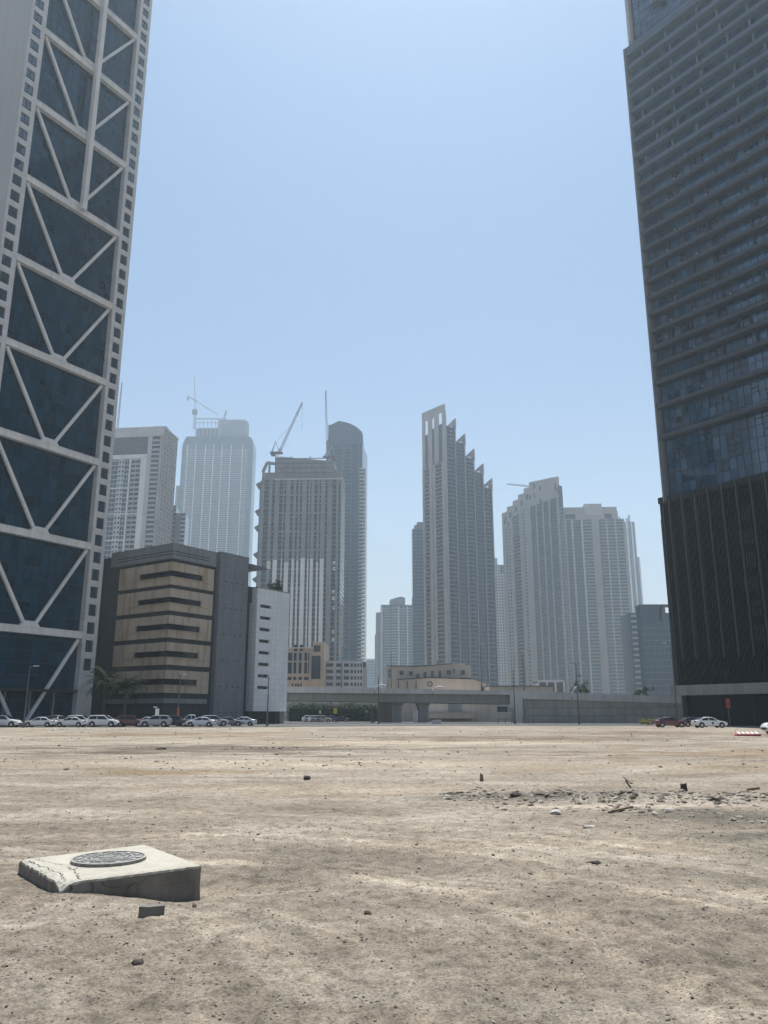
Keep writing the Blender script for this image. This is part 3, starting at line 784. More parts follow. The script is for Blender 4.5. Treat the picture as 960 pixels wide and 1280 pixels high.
    t = thing('banner_stand', 'red banner on a thin stand before the dark tower entrance', 'banner', (g.x, g.y, 0))
    mb = MB(); mb.box(-.05, .05, -.05, .05, 0, 4.2, M['lamp']); o = mb.build('pole', t); o.location = (0, 0, 0)
    mb = MB(); mb.box(-.32, .32, -.10, -.055, 2.8, 4.3, M['red']); mb.box(-.2, .22, -.13, -.105, 3.2, 3.7, plain('red_print', (.28, .03, .03), .5)); o = mb.build('cloth', t); o.location = (0, 0, 0)

# ------------------------------------------------------------------ generic distant towers
def strip(root, F, a, b, kind, z0, z1, fh, mt, mt2=None, k=1, proud=.5, name=None):
    """one vertical strip of a facade as one part"""
    mb = MB()
    if kind == 'pier':
        mb.fbox(F, a, b, -.3, proud, z0, z1, mt); name = name or 'pier'
    elif kind == 'glass':
        z = z0
        while z < z1 - .5:
            mb.fbox(F, a, b, -.1, .14, z, z + .55, mt); z += fh
        for i in range(1, k):
            s = a + (b - a) * i / k; mb.fbox(F, s - .07, s + .07, -.1, .18, z0, z1, mt)
        name = name or 'glazing_strip'
    elif kind == 'balcony':
        z = z0
        while z < z1 - 1:
            mb.fbox(F, a, b, -.1, 1.25, z, z + .28, mt)
            mb.fbox(F, a, b, 1.15, 1.252, z + .30, z + 1.25, mt2 or mt)
            z += fh
        for i in range(1, k):
            s = a + (b - a) * i / k; mb.fbox(F, s - .15, s + .15, -.1, 1.1, z0, z1, mt)
        name = name or 'balcony_stack'
    elif kind == 'punch':
        z = z0
        while z < z1 - .5:
            mb.fbox(F, a, b, -.2, .35, z, min(z1, z + fh * .48), mt); z += fh
        w = (b - a) / k
        for i in range(k + 1):
            s0 = max(a, a + i * w - w * .22); s1 = min(b, a + i * w + w * .22)
            mb.fbox(F, s0, s1, -.2, .352, z0, z1, mt)
        name = name or 'window_stack'
    return mb.build(name, root)

def corner_frames(px, py, Y, dl, pl, dr, pr):
    """building corner seen at (px,py) at depth Y; left wall runs along dl until px=pl, right wall along dr until px=pr"""
    c = at(px, py, Y); z = c.z * .55
    dl = Vector((*dl, 0)).normalized(); dr = Vector((*dr, 0)).normalized()
    c2 = at(px, py, Y)
    wl = march((c.x, c.y), dl, pl, c.z) if pl is not None else 0
    wr = march((c.x, c.y), dr, pr, c.z) if pr is not None else 0
    FLf = Frame((c.x + dl.x * wl, c.y + dl.y * wl), (-dl.x, -dl.y)); FRf = Frame((c.x, c.y), (dr.x, dr.y))
    poly = [FLf.xy(0), (c.x, c.y), FRf.xy(wr), (FLf.xy(0)[0] + dr.x * wr, FLf.xy(0)[1] + dr.y * wr)]
    return c, FLf, wl, FRf, wr, poly

def body(root, poly, z0, z1, m, mr=None, name='body'):
    mb = MB(); mb.prism(poly, z0, z1, m, mr or M['roof']); return mb.build(name, root)

def tower_cream():     # A: squared block left of the centre-left crane tower
    c, FL, wl, FR, wr, poly = corner_frames(205, 533, 540, (-1, .126), 96, (.126, 1), 222)
    H = c.z; fh = 3.4
    root = thing('apartment_tower', 'squared pale tower with a dark louvred top behind the beige garage', 'skyscraper', (c.x, c.y, 0))
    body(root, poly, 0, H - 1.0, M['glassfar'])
    X = lambda px: march((c.x, c.y), -FL.e, px, c.z)      # distance left of corner
    q = lambda px: wl - X(px)
    zf = zat(205, 567, 540); zl = zat(205, 545, 540)
    mb = MB(); mb.fbox(FL, 0, wl + .5, -2, .9, zl, H, M['offw']); mb.build('parapet', root)
    mb = MB(); mb.fbox(FR, 0, wr, -2, .9, zl + 6, H, M['offw']); mb.build('parapet', root)
    mb = MB(); z = zf + 1
    while z < zl - .3: mb.fbox(FL, 0, q(192), -.2, .3, z, z + .75, M['greyd']); z += 1.05
    mb.build('louvre_screen', root)
    mb = MB(); mb.fbox(FL, 0, q(187), -.2, 1.0, zf - 3, zf, M['white']); mb.build('frame', root)
    mb = MB(); mb.fbox(FL, q(180), q(187), -.2, 1.0, 0, zf - 3, M['white']); mb.build('frame', root)
    for a, b, kd, k in ((96, 126, 'punch', 6), (126, 136, 'glass', 3), (136, 143, 'balcony', 1), (143, 152, 'glass', 2), (152, 160, 'punch', 2), (160, 166, 'glass', 2), (168, 180, 'balcony', 2)):
        strip(root, FL, q(a), q(b), kd, 0, zf - 3, fh, M['offw'], M['rail'], k)
    strip(root, FL, q(166), q(168), 'pier', 0, zf - 3, fh, M['white'], proud=.9)
    for j in range(7):
        z = zf - 25 - j * fh * 5.5
        mb = MB(); mb.fbox(FL, 0, q(180), .3, .8, z, z + .9, M['white']); mb.build('string_course', root)
    strip(root, FL, q(187), q(192), 'pier', 0, zl, fh, M['offw'])
    strip(root, FL, q(193), q(202), 'balcony', 0, zl, fh, M['white'], M['rail'], 1)
    strip(root, FL, q(202), wl, 'pier', 0, zl, fh, M['beige'], proud=.8)
    n = 5
    for i in range(n):
        a = wr * i / n
        strip(root, FR, a + .1, a + wr / n * .45, 'pier', 0, zl + 6, fh, M['beige'], proud=.7)
        strip(root, FR, a + wr / n * .45, a + wr / n, 'punch', 0, zl + 6, fh, M['beige'], k=1)
    for k in range(3):
        s = wl - 22 + k * 9; mb = MB(); mb.fbox(FL, s, s + 4, -9, -4, H - 1.2, H + 1.6, M['rail']); mb.build('roof_plant', root)
    # tilted thin derrick on the roof
    a = at(147, 532, 548); b = at(152.5, 478, 548)
    t = thing('derrick_mast', 'thin leaning lattice mast on the roof of the louvred pale tower', 'mast', (a.x, a.y, H - 1))
    lattice(t, (0, 0, 0), tuple(b - Vector((a.x, a.y, H - 1))), 1.1, .5, 'mast')

def lattice(root, a, b, w0, w1, name, m=None):
    m = m or M['crane']; mb = MB()
    a, b = Vector(a), Vector(b); t = (b - a).normalized(); L = (b - a).length
    up = Vector((0, 0, 1)) if abs(t.z) < .9 else Vector((0, 1, 0))
    x = t.cross(up).normalized(); y = x.cross(t).normalized()
    n = max(4, int(L / 3.0)); g = max(.16, w0 * .13)
    crn = [(1, 1), (-1, 1), (-1, -1), (1, -1)]
    P_ = lambda i, c: a + t * (L * i / n) + (x * c[0] + y * c[1]) * (w0 + (w1 - w0) * i / n) / 2
    for c in crn: mb.bar(P_(0, c), P_(n, c), g, g, m)
    for i in range(n):
        for k in range(4):
            c, d = crn[k], crn[(k + 1) % 4]
            mb.bar(P_(i, c if i % 2 else d), P_(i + 1, d if i % 2 else c), g * .7, g * .7, m)
            mb.bar(P_(i, c), P_(i, d), g * .7, g * .7, m)
    o = mb.build(name, root); o.location = (0, 0, 0); return o

def crane(base, zb, boomtip, Y, label, pxm, pym, scale=1.0, frame=True):
    """luffing crane: mast, slewing deck with counterweight, cab, A-frame, boom, hoist rope"""
    t = thing('tower_crane', label, 'crane', (base.x, base.y, zb), 'tower cranes on the rising towers')
    top = at(pxm, pym, Y) - Vector((base.x, base.y, zb))
    lattice(t, (0, 0, 0), (0, 0, top.z), 2.2 * scale, 2.2 * scale, 'mast')
    tip = boomtip - Vector((base.x, base.y, zb)); dx = 1 if tip.x >= top.x else -1
    k = scale
    mb = MB(); mb.box(-6 * k, 5 * k, -2 * k, 2 * k, top.z, top.z + 1.2 * k, M['craned']); mb.box(-5 * k if dx > 0 else 1.5 * k, -1.5 * k if dx > 0 else 5 * k, -1.8 * k, 1.8 * k, top.z - 2 * k, top.z, M['craned'])
    o = mb.build('slewing_deck', t); o.location = (0, 0, 0)
    mb = MB(); mb.box(3 * k * dx - 1.2 * k, 3 * k * dx + 1.2 * k, -3.4 * k, -2.02 * k, top.z + .2, top.z + 3 * k, M['crane']); o = mb.build('cab', t); o.location = (0, 0, 0)
    pivot = Vector((2 * k * dx, 0, top.z + 1.3 * k)); af = Vector((-1.6 * k * dx, 0, top.z + 11 * k))
    if frame:
        mb = MB()
        for y in (-1.2 * k, 1.2 * k):
            mb.bar(pivot + Vector((0, y, 0)), af, .5 * k, .5 * k, M['crane']); mb.bar(Vector((-4.5 * k * dx, y, top.z + 1.2 * k)), af, .5 * k, .5 * k, M['crane'])
        o = mb.build('a_frame', t); o.location = (0, 0, 0)
    lattice(t, pivot, pivot.lerp(tip, .72), 1.8 * k, 1.4 * k, 'boom'); 
    o = lattice(t, pivot.lerp(tip, .722), tip, 1.5 * k, .9 * k, 'boom_tip', M['craned'])
    if frame:
        mb = MB(); mb.tube(af, pivot.lerp(tip, .55), .10 * k, .10 * k, M['craned'], 4); mb.tube(tip, tip - Vector((0, 0, 26 * k)), .10 * k, .10 * k, M['craned'], 4); o = mb.build('cable', t); o.location = (0, 0, 0)
    return t

def tower_pale_crown():   # B: hazy tower with rounded shoulders
    Y = 1280
    root_c = at(268, 540, Y)
    xl, xr = at(226, 560, Y).x, at(316, 560, Y).x
    H = zat(270, 545, Y); Hc = zat(270, 521, Y); F = Frame((xl, Y), (1, 0)); W = xr - xl; D = 45
    root = thing('round_shouldered_tower', 'hazy pale blue tower with an open crown and rounded shoulders', 'skyscraper', (root_c.x, Y, 0))
    z1 = H - 22
    def rr(x0, x1, y0, y1, r, n=5):
        pts = []
        for cx, cy, a0 in ((x0 + r, y0 + r, PI), (x1 - r, y0 + r, 1.5 * PI), (x1 - r, y1 - r, 0), (x0 + r, y1 - r, .5 * PI)):
            for i in range(n + 1):
                a = a0 + PI / 2 * i / n; pts.append((cx + r * math.cos(a), cy + r * math.sin(a)))
        return pts
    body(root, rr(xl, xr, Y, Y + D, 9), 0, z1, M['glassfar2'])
    mb = MB()
    for i in range(6):       # shoulders curve in over the last floors
        k = i / 6; ins = 6 * k * k
        mb.prism(rr(xl + ins, xr - ins, Y + ins * .4, Y + D - ins, 9), z1 + 22 * k, z1 + 22 * (i + 1) / 6 - .02, M['glassfar2'])
    mb.build('shoulder', root)
    cl, cr = at(243, 530, Y).x, at(308, 530, Y).x
    mb = MB()
    mb.prism(rr(cl + (cr - cl) * .42, cr, Y + 6, Y + D - 8, 8), H, Hc - 4, M['greybl']); mb.build('crown', root)
    mb = MB(); mb.prism(rr(cl, cr - 20, Y + 8, Y + D - 8, 8), H, H + (Hc - H) * .5, M['glassfar2']); mb.build('crown', root)
    mb = MB()
    n = 7
    for i in range(n + 1):
        x = cl + 1 + (cr - cl - 4) * .55 * i / n; mb.box(x - .5, x + .5, Y + 6, Y + 7, H, Hc - 1, M['offw'])
    mb.box(cl + 1, cl + (cr - cl) * .6, Y + 5.8, Y + 7.2, Hc - 2, Hc, M['offw']); mb.box(cl + 1, cl + (cr - cl) * .6, Y + 5.8, Y + 7.2, Hc - 9, Hc - 8, M['offw'])
    mb.box(cl + (cr - cl) * .42, cr - 3, Y + 5.9, Y + 7.1, Hc - 4, Hc - 2.5, M['offw'])
    mb.build('crown_frame', root)
    fh = 3.7
    ps = [.10, .215, .345, .46, .575, .70, .86]
    for p in ps: strip(root, F, W * p - .7, W * p + .7, 'pier', 0, z1 + 6, fh, M['white'], proud=1.5)
    prev = .06
    for i, p in enumerate(ps + [.95]):
        a, b = W * prev + .8, W * p - .8
        if i % 2: strip(root, F, a, b, 'balcony', 0, z1, fh, M['offw'], M['rail'], 2)
        else: strip(root, F, a, b, 'glass', 0, z1, fh, M['offw'], k=4)
        prev = p
    wx0, wx1 = at(217, 640, Y).x, at(232, 640, Y).x; wz = zat(222, 606, Y)
    body(root, [(wx0, Y + 5), (wx1, Y + 5), (wx1, Y + 40), (wx0, Y + 40)], 0, wz, M['glassfar2'], name='wing')
    F2 = Frame((wx0, Y + 5), (1, 0)); strip(root, F2, 0, xl - wx0 - .5, 'balcony', 0, wz, fh, M['offw'], M['rail'], 1)
    b = at(243, 520, Y)
    t = thing('tower_crane', 'faint hammerhead crane with a tall mast atop the hazy crowned tower', 'crane', (b.x, Y + 4, Hc - 20), 'tower cranes on the rising towers')
    lift = Vector((b.x, Y + 4, Hc - 20))
    top = at(243, 470, Y + 4) - lift
    lattice(t, (0, 0, 0), (0, 0, zat(243, 512, Y) - lift.z), 3.4, 3.4, 'mast'); lattice(t, (0, 0, zat(243, 512, Y) - lift.z), top, 1.8, 1.0, 'mast_head')
    mb = MB(); z = zat(243, 514, Y) - lift.z; mb.box(-4.5, 3.2, -3, 3, z - 4, z + 4, M['craned']); o = mb.build('cab', t); o.location = (0, 0, 0)
    lattice(t, (0, 0, zat(243, 500, Y) - lift.z), at(273, 519, Y + 4) - lift, 2.0, 1.4, 'boom'); lattice(t, (0, 0, zat(243, 500, Y) - lift.z), at(234, 495, Y + 4) - lift, 2.0, 1.2, 'counter_boom', M['craned'])
    mb = MB(); p = at(235, 497, Y + 4) - lift; mb.box(p.x - 1.2, p.x + 1.2, p.y - 1, p.y + 1, p.z - 5, p.z, M['craned']); o = mb.build('counterweight', t); o.location = (0, 0, 0)
    q0, q1 = at(279, 520, Y + 20), at(283, 513, Y + 20)
    t2 = thing('derrick', 'short stub of a roof crane boom on the hazy crowned tower', 'crane', (q0.x, q0.y, Hc - 4), 'tower cranes on the rising towers')
    lattice(t2, (0, 0, 0), (q1.x - q0.x, 0, q1.z - Hc + 4), 2.6, 2.0, 'boom', M['craned'])

def tower_site():   # C: concrete frame under construction
    Y = 560
    z_top = zat(385, 572, Y); x0, x1 = at(327, 600, Y).x, at(427, 600, Y).x; W = x1 - x0; D = 34
    F = Frame((x0, Y), (1, -.03)); fh = 3.4
    root = thing('unfinished_tower', 'grey concrete tower shell under construction with pale lower piers', 'skyscraper', ((x0 + x1) / 2, Y, 0))
    zb = zat(385, 600, Y); zm = zat(370, 700, Y)
    mb = MB(); mb.fbox(F, 0, W, -D, -1.2, 0, zb, M['glassdeep']); mb.build('core', root)
    mb = MB(); z = 0
    while z < zb: mb.fbox(F, -.3, W + .3, -D, .25, z, z + .42, M['greyc']); z += fh
    mb.build('floor_slabs', root)
    f = lambda px: (px - 327) / 100.0 * W
    spans = [(327, 331, 'c'), (337, 341, 'c'), (344.5, 350, 'c'), (354.5, 356, 'c'), (358.5, 364, 'c'), (367.5, 371, 'c'), (373.5, 376, 'c'), (378.5, 384, 'c'), (386.5, 388.5, 'c'), (390, 394, 'c'), (397.5, 400, 'c'), (402, 407, 'c'), (410, 416, 'c'), (421, 424, 'c'), (426, 427, 'c')]
    for i, (a, b, k) in enumerate(spans):
        strip(root, F, f(a), f(b), 'pier', 0, zb, fh, M['greyc'], proud=.35)
        if 344 <= a <= 404: 
            zt = zat(a, [701, 698, 700, 699, 703, 699][i % 6], Y)
            strip(root, F, f(a) + .1, f(b) - .1, 'pier', 0, zt, fh, M['white'], proud=.7, name='cladding_panel')
    for j in range(10):
        z = zb - 12 - j * fh * 4
        mb = MB(); mb.fbox(F, f(344), f(404), -.2, .5, z, z + .7, M['greyc'] if z > zm else M['greybl']); mb.build('string_course', root)
    # hollow crown: solid upper storeys, sloping parapet, open left corner
    zr = zat(415, 577, Y); zl = zat(343, 571, Y); zc = zat(330, 578, Y)
    mb = MB(); mb.fprism(F, [(f(343), zb), (f(427), zb), (f(427), zat(425, 589, Y)), (f(418), zat(420, 587, Y)), (f(417.5), zr), (f(350), zl), (f(343), zl - 1)], -D, -.4, M['greyc']); mb.build('crown', root)
    mb = MB(); mb.fbox(F, f(343), f(427), -.38, .5, zb, zb + .8, M['offw']); mb.fbox(F, f(343), f(427), -.38, .5, zb + 3.4, zb + 4.1, M['greyc']); mb.fbox(F, f(327), f(427), -.38, 1.0, zb - 3, zb - 2.2, M['greyc']); mb.build('ledge', root)
    mb = MB()
    for k in range(1, 5): mb.fbox(F, f(343), f(417 + min(k, 1)), -.38, .15, zb + k * 3.6 + 1.5, zb + k * 3.6 + 2.0, M['greyd'])
    for k in range(9): mb.fbox(F, f(345 + k * 9.0), f(345.8 + k * 9.0), -.37, .35, zb + .9, zb + 13.5, M['greyc'])
    mb.build('formwork', root)
    mb = MB()
    mb.fbox(F, f(327.5), f(329.5), -2, .2, zb, zc - 6, M['greyc']); mb.fbox(F, f(335), f(337), -2, .2, zb, zc, M['greyc'])
    a, b = F.p(f(328), -.9, zc - 7), F.p(f(333), -.9, zc); mb.bar(a, b, 2, 1.6, M['greyc']); mb.bar(b, F.p(f(343.5), -.9, zc - 1), 2, 1.8, M['greyc'])
    mb.fbox(F, f(327.5), f(343), -8, .2, zb, zb + 2.8, M['greyc']); mb.fbox(F, f(327), f(343), -D, -9, zb, zc - 5, M['greyc'])
    mb.build('crown_frame', root)
    # debris platforms on the left side
    for py in (606, 640, 660, 694, 725):
        z = zat(325, py, Y); 
        mb = MB(); p = F.p(0, -8, z)
        mb.hexa([(p.x - 4.5, p.y - 6, z + .6), (p.x + .2, p.y - 6, z - 1.5), (p.x + .2, p.y + 6, z - 1.5), (p.x - 4.5, p.y + 6, z + .6), (p.x - 4.5, p.y - 6, z + 1.2), (p.x + .2, p.y - 6, z + 4.0), (p.x + .2, p.y + 6, z + 4.0), (p.x - 4.5, p.y + 6, z + 1.2)], M['greyd']); mb.build('debris_platform', root)
    mb = MB(); mb.fbox(F, -2.2, -.4, -22, -6, 0, zb - 4, M['greyc']); mb.build('hoist_shaft', root)
    for px, py in ((336, 704), (336, 709), (418, 704), (418, 711), (417, 740), (417, 748), (417, 790), (417, 800), (418, 760)):
        a = at(px, py, Y); mb = MB(); mb.box(a.x - 1.2, a.x + 1.2, Y - 1.2, Y - .6, a.z - 1.3, a.z + 1.3, M['white']); mb.build('window_panel', root)
    # cranes
    b1 = at(346, 575, Y + 6); b2 = at(412, 590, Y + 14)
    crane(Vector((b1.x, Y + 6, 0)), zb + 2, at(378, 503, Y + 6), Y + 6, 'luffing crane with raised boom, above the left of the unfinished tower', 346.5, 567, .85)
    crane(Vector((b2.x, Y + 14, 0)), zb + 1, at(407, 488, Y + 14), Y + 14, 'luffing crane with near upright boom, right end of the unfinished tower roof', 413, 572, .85)

def tower_curved():   # D
    Y = 760
    xl, xr = at(409, 620, Y).x, at(453, 620, Y).x; W = xr - xl; F = Frame((xl, Y), (1, -.1)); D = 40; fh = 3.7
    root = thing('curved_top_tower', 'tall blue grey tower with a curved sail top and serrated balconies', 'skyscraper', ((xl + xr) / 2, Y, 0))
    T = lambda px, py: ((at(px, py, Y).x - xl), zat(px, py, Y))
    zs = zat(430, 556, Y)
    prof = [(0, zs)] + [(W, zs)]
    up = [T(452.5, 541), T(448, 536.5), T(443, 533), T(437, 530), T(430, 527.8), T(423.5, 526.5), T(418.5, 529), T(414, 531), T(408.5, 531)]
    mb = MB(); mb.fprism(F, [(0, zs), (W, zs)] + [(min(W, max(0, a)), z) for a, z in up], -10, 0, M['slate']); mb.build('sail_top', root)
    mb = MB(); mb.fbox(F, 0, W, -D, 0, 0, zs, M['glassfar2']); mb.build('body', root)
    mb = MB(); mb.fbox(F, -2.2, 0, -D, -3, 0, zat(407, 549, Y), M['slate']); mb.build('side_wall', root)
    for a, b, kd, k in ((0, .08, 'pier', 1), (.10, .40, 'glass', 3), (.40, .45, 'pier', 1), (.47, .66, 'balcony', 1), (.66, .71, 'pier', 1), (.71, .87, 'glass', 3), (.87, .91, 'pier', 1)):
        strip(root, F, W * a, W * b, kd, 0, zs, fh, M['slate'], M['raild'], k)
    zt = zat(452, 585, Y)
    mb = MB(); z = 0
    while z < zt: mb.fbox(F, W * .92, W + 2.6, -8, .9, z, z + 1.5, M['offw']); z += fh
    mb.build('balcony_stack', root)

def site_podiums():
    # peach podium block
    Y = 330
    c0, c1 = at(352, 830, Y), at(405, 830, Y); W = c1.x - c0.x; F = Frame((c0.x, Y), (1, -.02)); H = zat(380, 803, Y); f = lambda px: (px - 352) / 53 * W
    root = thing('peach_podium', 'peach clad low block with tall dark windows beyond the flyover', 'building', (c0.x, Y, 0))
    mb = MB(); mb.fbox(F, 0, f(391), -22, 0, 0, H - 2.5, M['pink']); mb.fbox(F, f(391), W, -22, .8, 0, H, M['pink']); mb.build('wall', root)
    mb = MB(); mb.fbox(F, -.2, f(391), -22, .3, H - 2.5, H - 2.0, M['beige2']); mb.build('coping', root)
    def win(a, b, y0, y1, n=.06, m=None):
        z1, z0 = zat(a, y0, Y), zat(a, y1, Y); mb = MB(); mb.fbox(F, f(a), f(b), n - .3, n, z0, z1, m or M['glassdeep']); w = mb.build('window', root)
        mb = MB(); mb.fbox(F, (f(a) + f(b)) / 2 - .08, (f(a) + f(b)) / 2 + .08, n, n + .08, z0, z1, M['mull']); o = mb.build('frame', w); o.location = (0, 0, 0)
    for a, b in ((367, 371.5), (374, 378.5)): win(a, b, 806, 814)
    for a, b in ((360, 365), (367, 371), (373.5, 378), (380.5, 386)): win(a, b, 816, 826); win(a, b, 828, 842); win(a, b, 846, 850)
    for a in (365.5, 369.5, 372.5, 376): win(a, a + 2, 854.5, 858.5)
    win(391.5 + .5, 400.5, 807, 815, .86); win(389.8, 401, 820, 849, .86)
    for a in (361, 366, 372.5, 379.2):
        mb = MB(); mb.fbox(F, f(a + 4.8), f(a + 5.6), 0, .35, zat(a, 843, Y), zat(a, 816, Y), M['offw']); mb.build('pilaster', root)
    # pale car-park podium with openings
    Y2 = 335
    c0, c1 = at(405, 840, Y2), at(458, 840, Y2); W2 = c1.x - c0.x; F2 = Frame((c0.x, Y2), (1, .12)); H2 = zat(430, 826, Y2); g = lambda px: (px - 405) / 50 * W2 * .98
    root = thing('carpark_podium', 'pale grey open car park block with rows of dark openings beyond the flyover', 'building', (c0.x, Y2, 0))
    mb = MB(); mb.fbox(F2, 0, W2, -24, -.5, 0, H2 - .3, M['glassdeep']); mb.build('interior', root)
    rows = (829, 837, 845, 853, 861); 
    mb = MB()
    for k, py in enumerate(rows): 
        z = zat(430, py, Y2); mb.fbox(F2, 0, g(452), -.5, .2, z, (H2 if k == 0 else z + 1.15), M['offw'])
    mb.build('spandrel', root)
    for a, b in ((405, 407.5), (416, 419.5), (425.5, 429), (435, 437), (440, 441.5), (444, 445.5), (447.5, 448.7), (451, 452)):
        mb = MB(); mb.fbox(F2, g(a), g(b), -.5, .205, 0, H2 - .4, M['offw']); mb.build('pier', root)
    mb = MB(); mb.fbox(F2, g(452), g(457), -20, -.2, 0, H2 - 2.5, M['beige']); mb.build('stair_block', root)

def tower_stair():   # E: six stepped fins
    Y = 650; dl = (-.6, 1.0); dr = (1.0, .6)
    c, FL, wl, FR, wr, poly = corner_frames(556, 540, Y, dl, 528.3, dr, 614.5)
    fh = 3.5
    root = thing('stepped_tower', 'grey tower whose roofline steps down to the right in six pointed fins', 'skyscraper', (c.x, c.y, 0))
    # points along the right wall where the fins stand
    tops = [(555, 505), (567, 523), (579, 542), (590.5, 561), (602, 579.5), (613, 598)]
    lows = [(528.3, 517), (556, 531), (568, 550), (579.5, 568), (591, 586), (603, 604)]
    gl = [None, 535, 555, 574, 592, 611]
    ss = [0.0]
    for (px, py) in tops[1:]: ss.append(march((c.x, c.y), FR.e, px, zat(px, py, Y + 20)))
    zf = []
    for s, (px, py) in zip(ss, tops):
        p = FR.p(s, 0, 0); zf.append(zat(px, py, p.y))
    # bodies between fins
    for i in range(5):
        p = FR.p(ss[i + 1], 0, 0); z = zat(tops[i + 1][0] - 4, gl[i + 1], p.y)
        mb = MB(); mb.fbox(FR, ss[i] + .4, ss[i + 1], -wl, 0, 0, z, M['glassdeep']); mb.build('bay_body', root)
        a, b = ss[i] + .9, ss[i + 1] - .9
        strip(root, FR, a, b, 'balcony' if i % 2 == 0 else 'glass', 0, z, fh, M['slate'], M['slate'], 2)
        mb = MB(); mb.fbox(FR, ss[i] + .4, ss[i + 1], -wl, .2, z, z + .7, M['greybl']); mb.build('roof_edge', root)
    # fins: planes parallel to the left wall, pierced near the roof
    for i in range(6):
        s = ss[i]; z1 = zf[i]
        fz = (zat(528.3, 517, FL.p(0, 0, 0).y) - z1) / wl if i == 0 else -.42
        depth = wl if i == 0 else wl * .62
        mb = MB()
        FF = Frame(FR.xy(s + (-.5 if i == 0 else .5), -wl if i == 0 else -depth), tuple(FL.e[:2]))     # along the fin towards the corner
        if i == 0:
            L = wl + .9; Z = lambda x: z1 + (L - x) * fz
            zb_ = zat(540, 575, Y); slots = [(.13, .26, 527, 545), (.44, .54, 523.5, 537), (.72, .88, 518, 532)]
            # panels between slots
            xs = [0]
            for a, b, y0, y1 in slots: xs += [a * L, b * L]
            xs += [L]
            for k in range(0, len(xs), 2): mb.fprism(FF, [(xs[k], zb_ - .5), (xs[k + 1], zb_ - .5), (xs[k + 1], Z(xs[k + 1])), (xs[k], Z(xs[k]))], -.9, 0, M['beige'])
            for k, (a, b, y0, y1) in enumerate(slots):
                Yk = FL.p(a * wl, 0, 0).y; zt_, zl_ = zat(540, y0, Yk), zat(540, y1, Yk)
                mb.fprism(FF, [(a * L, zt_), (b * L, zt_), (b * L, Z(b * L)), (a * L, Z(a * L))], -.88, -.02, M['beige'])
                mb.fprism(FF, [(a * L, zb_ - .5), (b * L, zb_ - .5), (b * L, zl_), (a * L, zl_)], -.88, -.15, M['glassdeep'])
        else:
            L = depth + .9; p = FR.p(s, 0, 0); zr = zat(tops[i][0] - 4, gl[i], p.y) - 1
            Z = lambda x: z1 + (L - x) * -.30
            h0, h1 = zr + 1.0, zr + 5.5
            mb.fprism(FF, [(L * .78, zr), (L, zr), (L, Z(L)), (L * .78, Z(L * .78))], -1.2, 0, M['beige'])
            mb.fprism(FF, [(L * .25, h1 + .5), (L * .78, h0 + 4), (L * .78, Z(L * .78)), (L * .25, Z(L * .25))], -1.19, -.01, M['beige'])
            mb.fprism(FF, [(0, zr), (L * .25, zr), (L * .25, Z(L * .25)), (0, Z(0))], -1.2, 0, M['beige'])
        mb.build('fin', root)
        strip(root, FR, s - .1 if i else .0, s + 1.0, 'pier', 0, z1 - 3 if i else z1 - 8, fh, M['greyc'] if i else M['beige'], proud=1.0)
    # left wall strips
    zb_ = zat(540, 575, Y)
    mb = MB(); mb.fbox(FL, 0, wl, -4, -.4, 0, zb_, M['glassdeep']); mb.build('wall', root)
    q = lambda t: t * wl
    for a, b, kd, k in ((0, .10, 'pier', 1), (.10, .30, 'balcony', 1), (.30, .44, 'pier', 1), (.47, .58, 'pier', 1), (.60, .86, 'balcony', 1), (.86, 1.0, 'pier', 1)):
        strip(root, FL, q(a), q(b), kd, 0, zb_, fh, M['beige'], M['raild'], k, proud=.8 if a < .9 else .85)
    # slim glass slab standing behind on the left
    Yk = 850
    xa, xb = at(515.5, 700, Yk).x, at(534, 700, Yk).x; Hk = zat(520, 661, Yk)
    root = thing('slim_glass_tower', 'plain slate blue slab tower peeping out left of the stepped tower', 'skyscraper', (xa, Yk, 0))
    body(root, [(xa, Yk), (xb, Yk), (xb, Yk + 30), (xa, Yk + 30)], 0, Hk, M['glassfar2']); Fk = Frame((xa, Yk), (1, 0))
    strip(root, Fk, .2, xb - xa, 'glass', 0, Hk, 3.8, M['greybl'], k=9)
    mb = MB(); mb.fbox(Fk, 2.5, xb - xa, -20, -1, Hk, Hk + 4.5, M['greybl']); mb.fbox(Fk, 5.5, xb - xa, -18, -2, Hk + 4.5, Hk + 8, M['greybl']); mb.build('roof_plant', root)

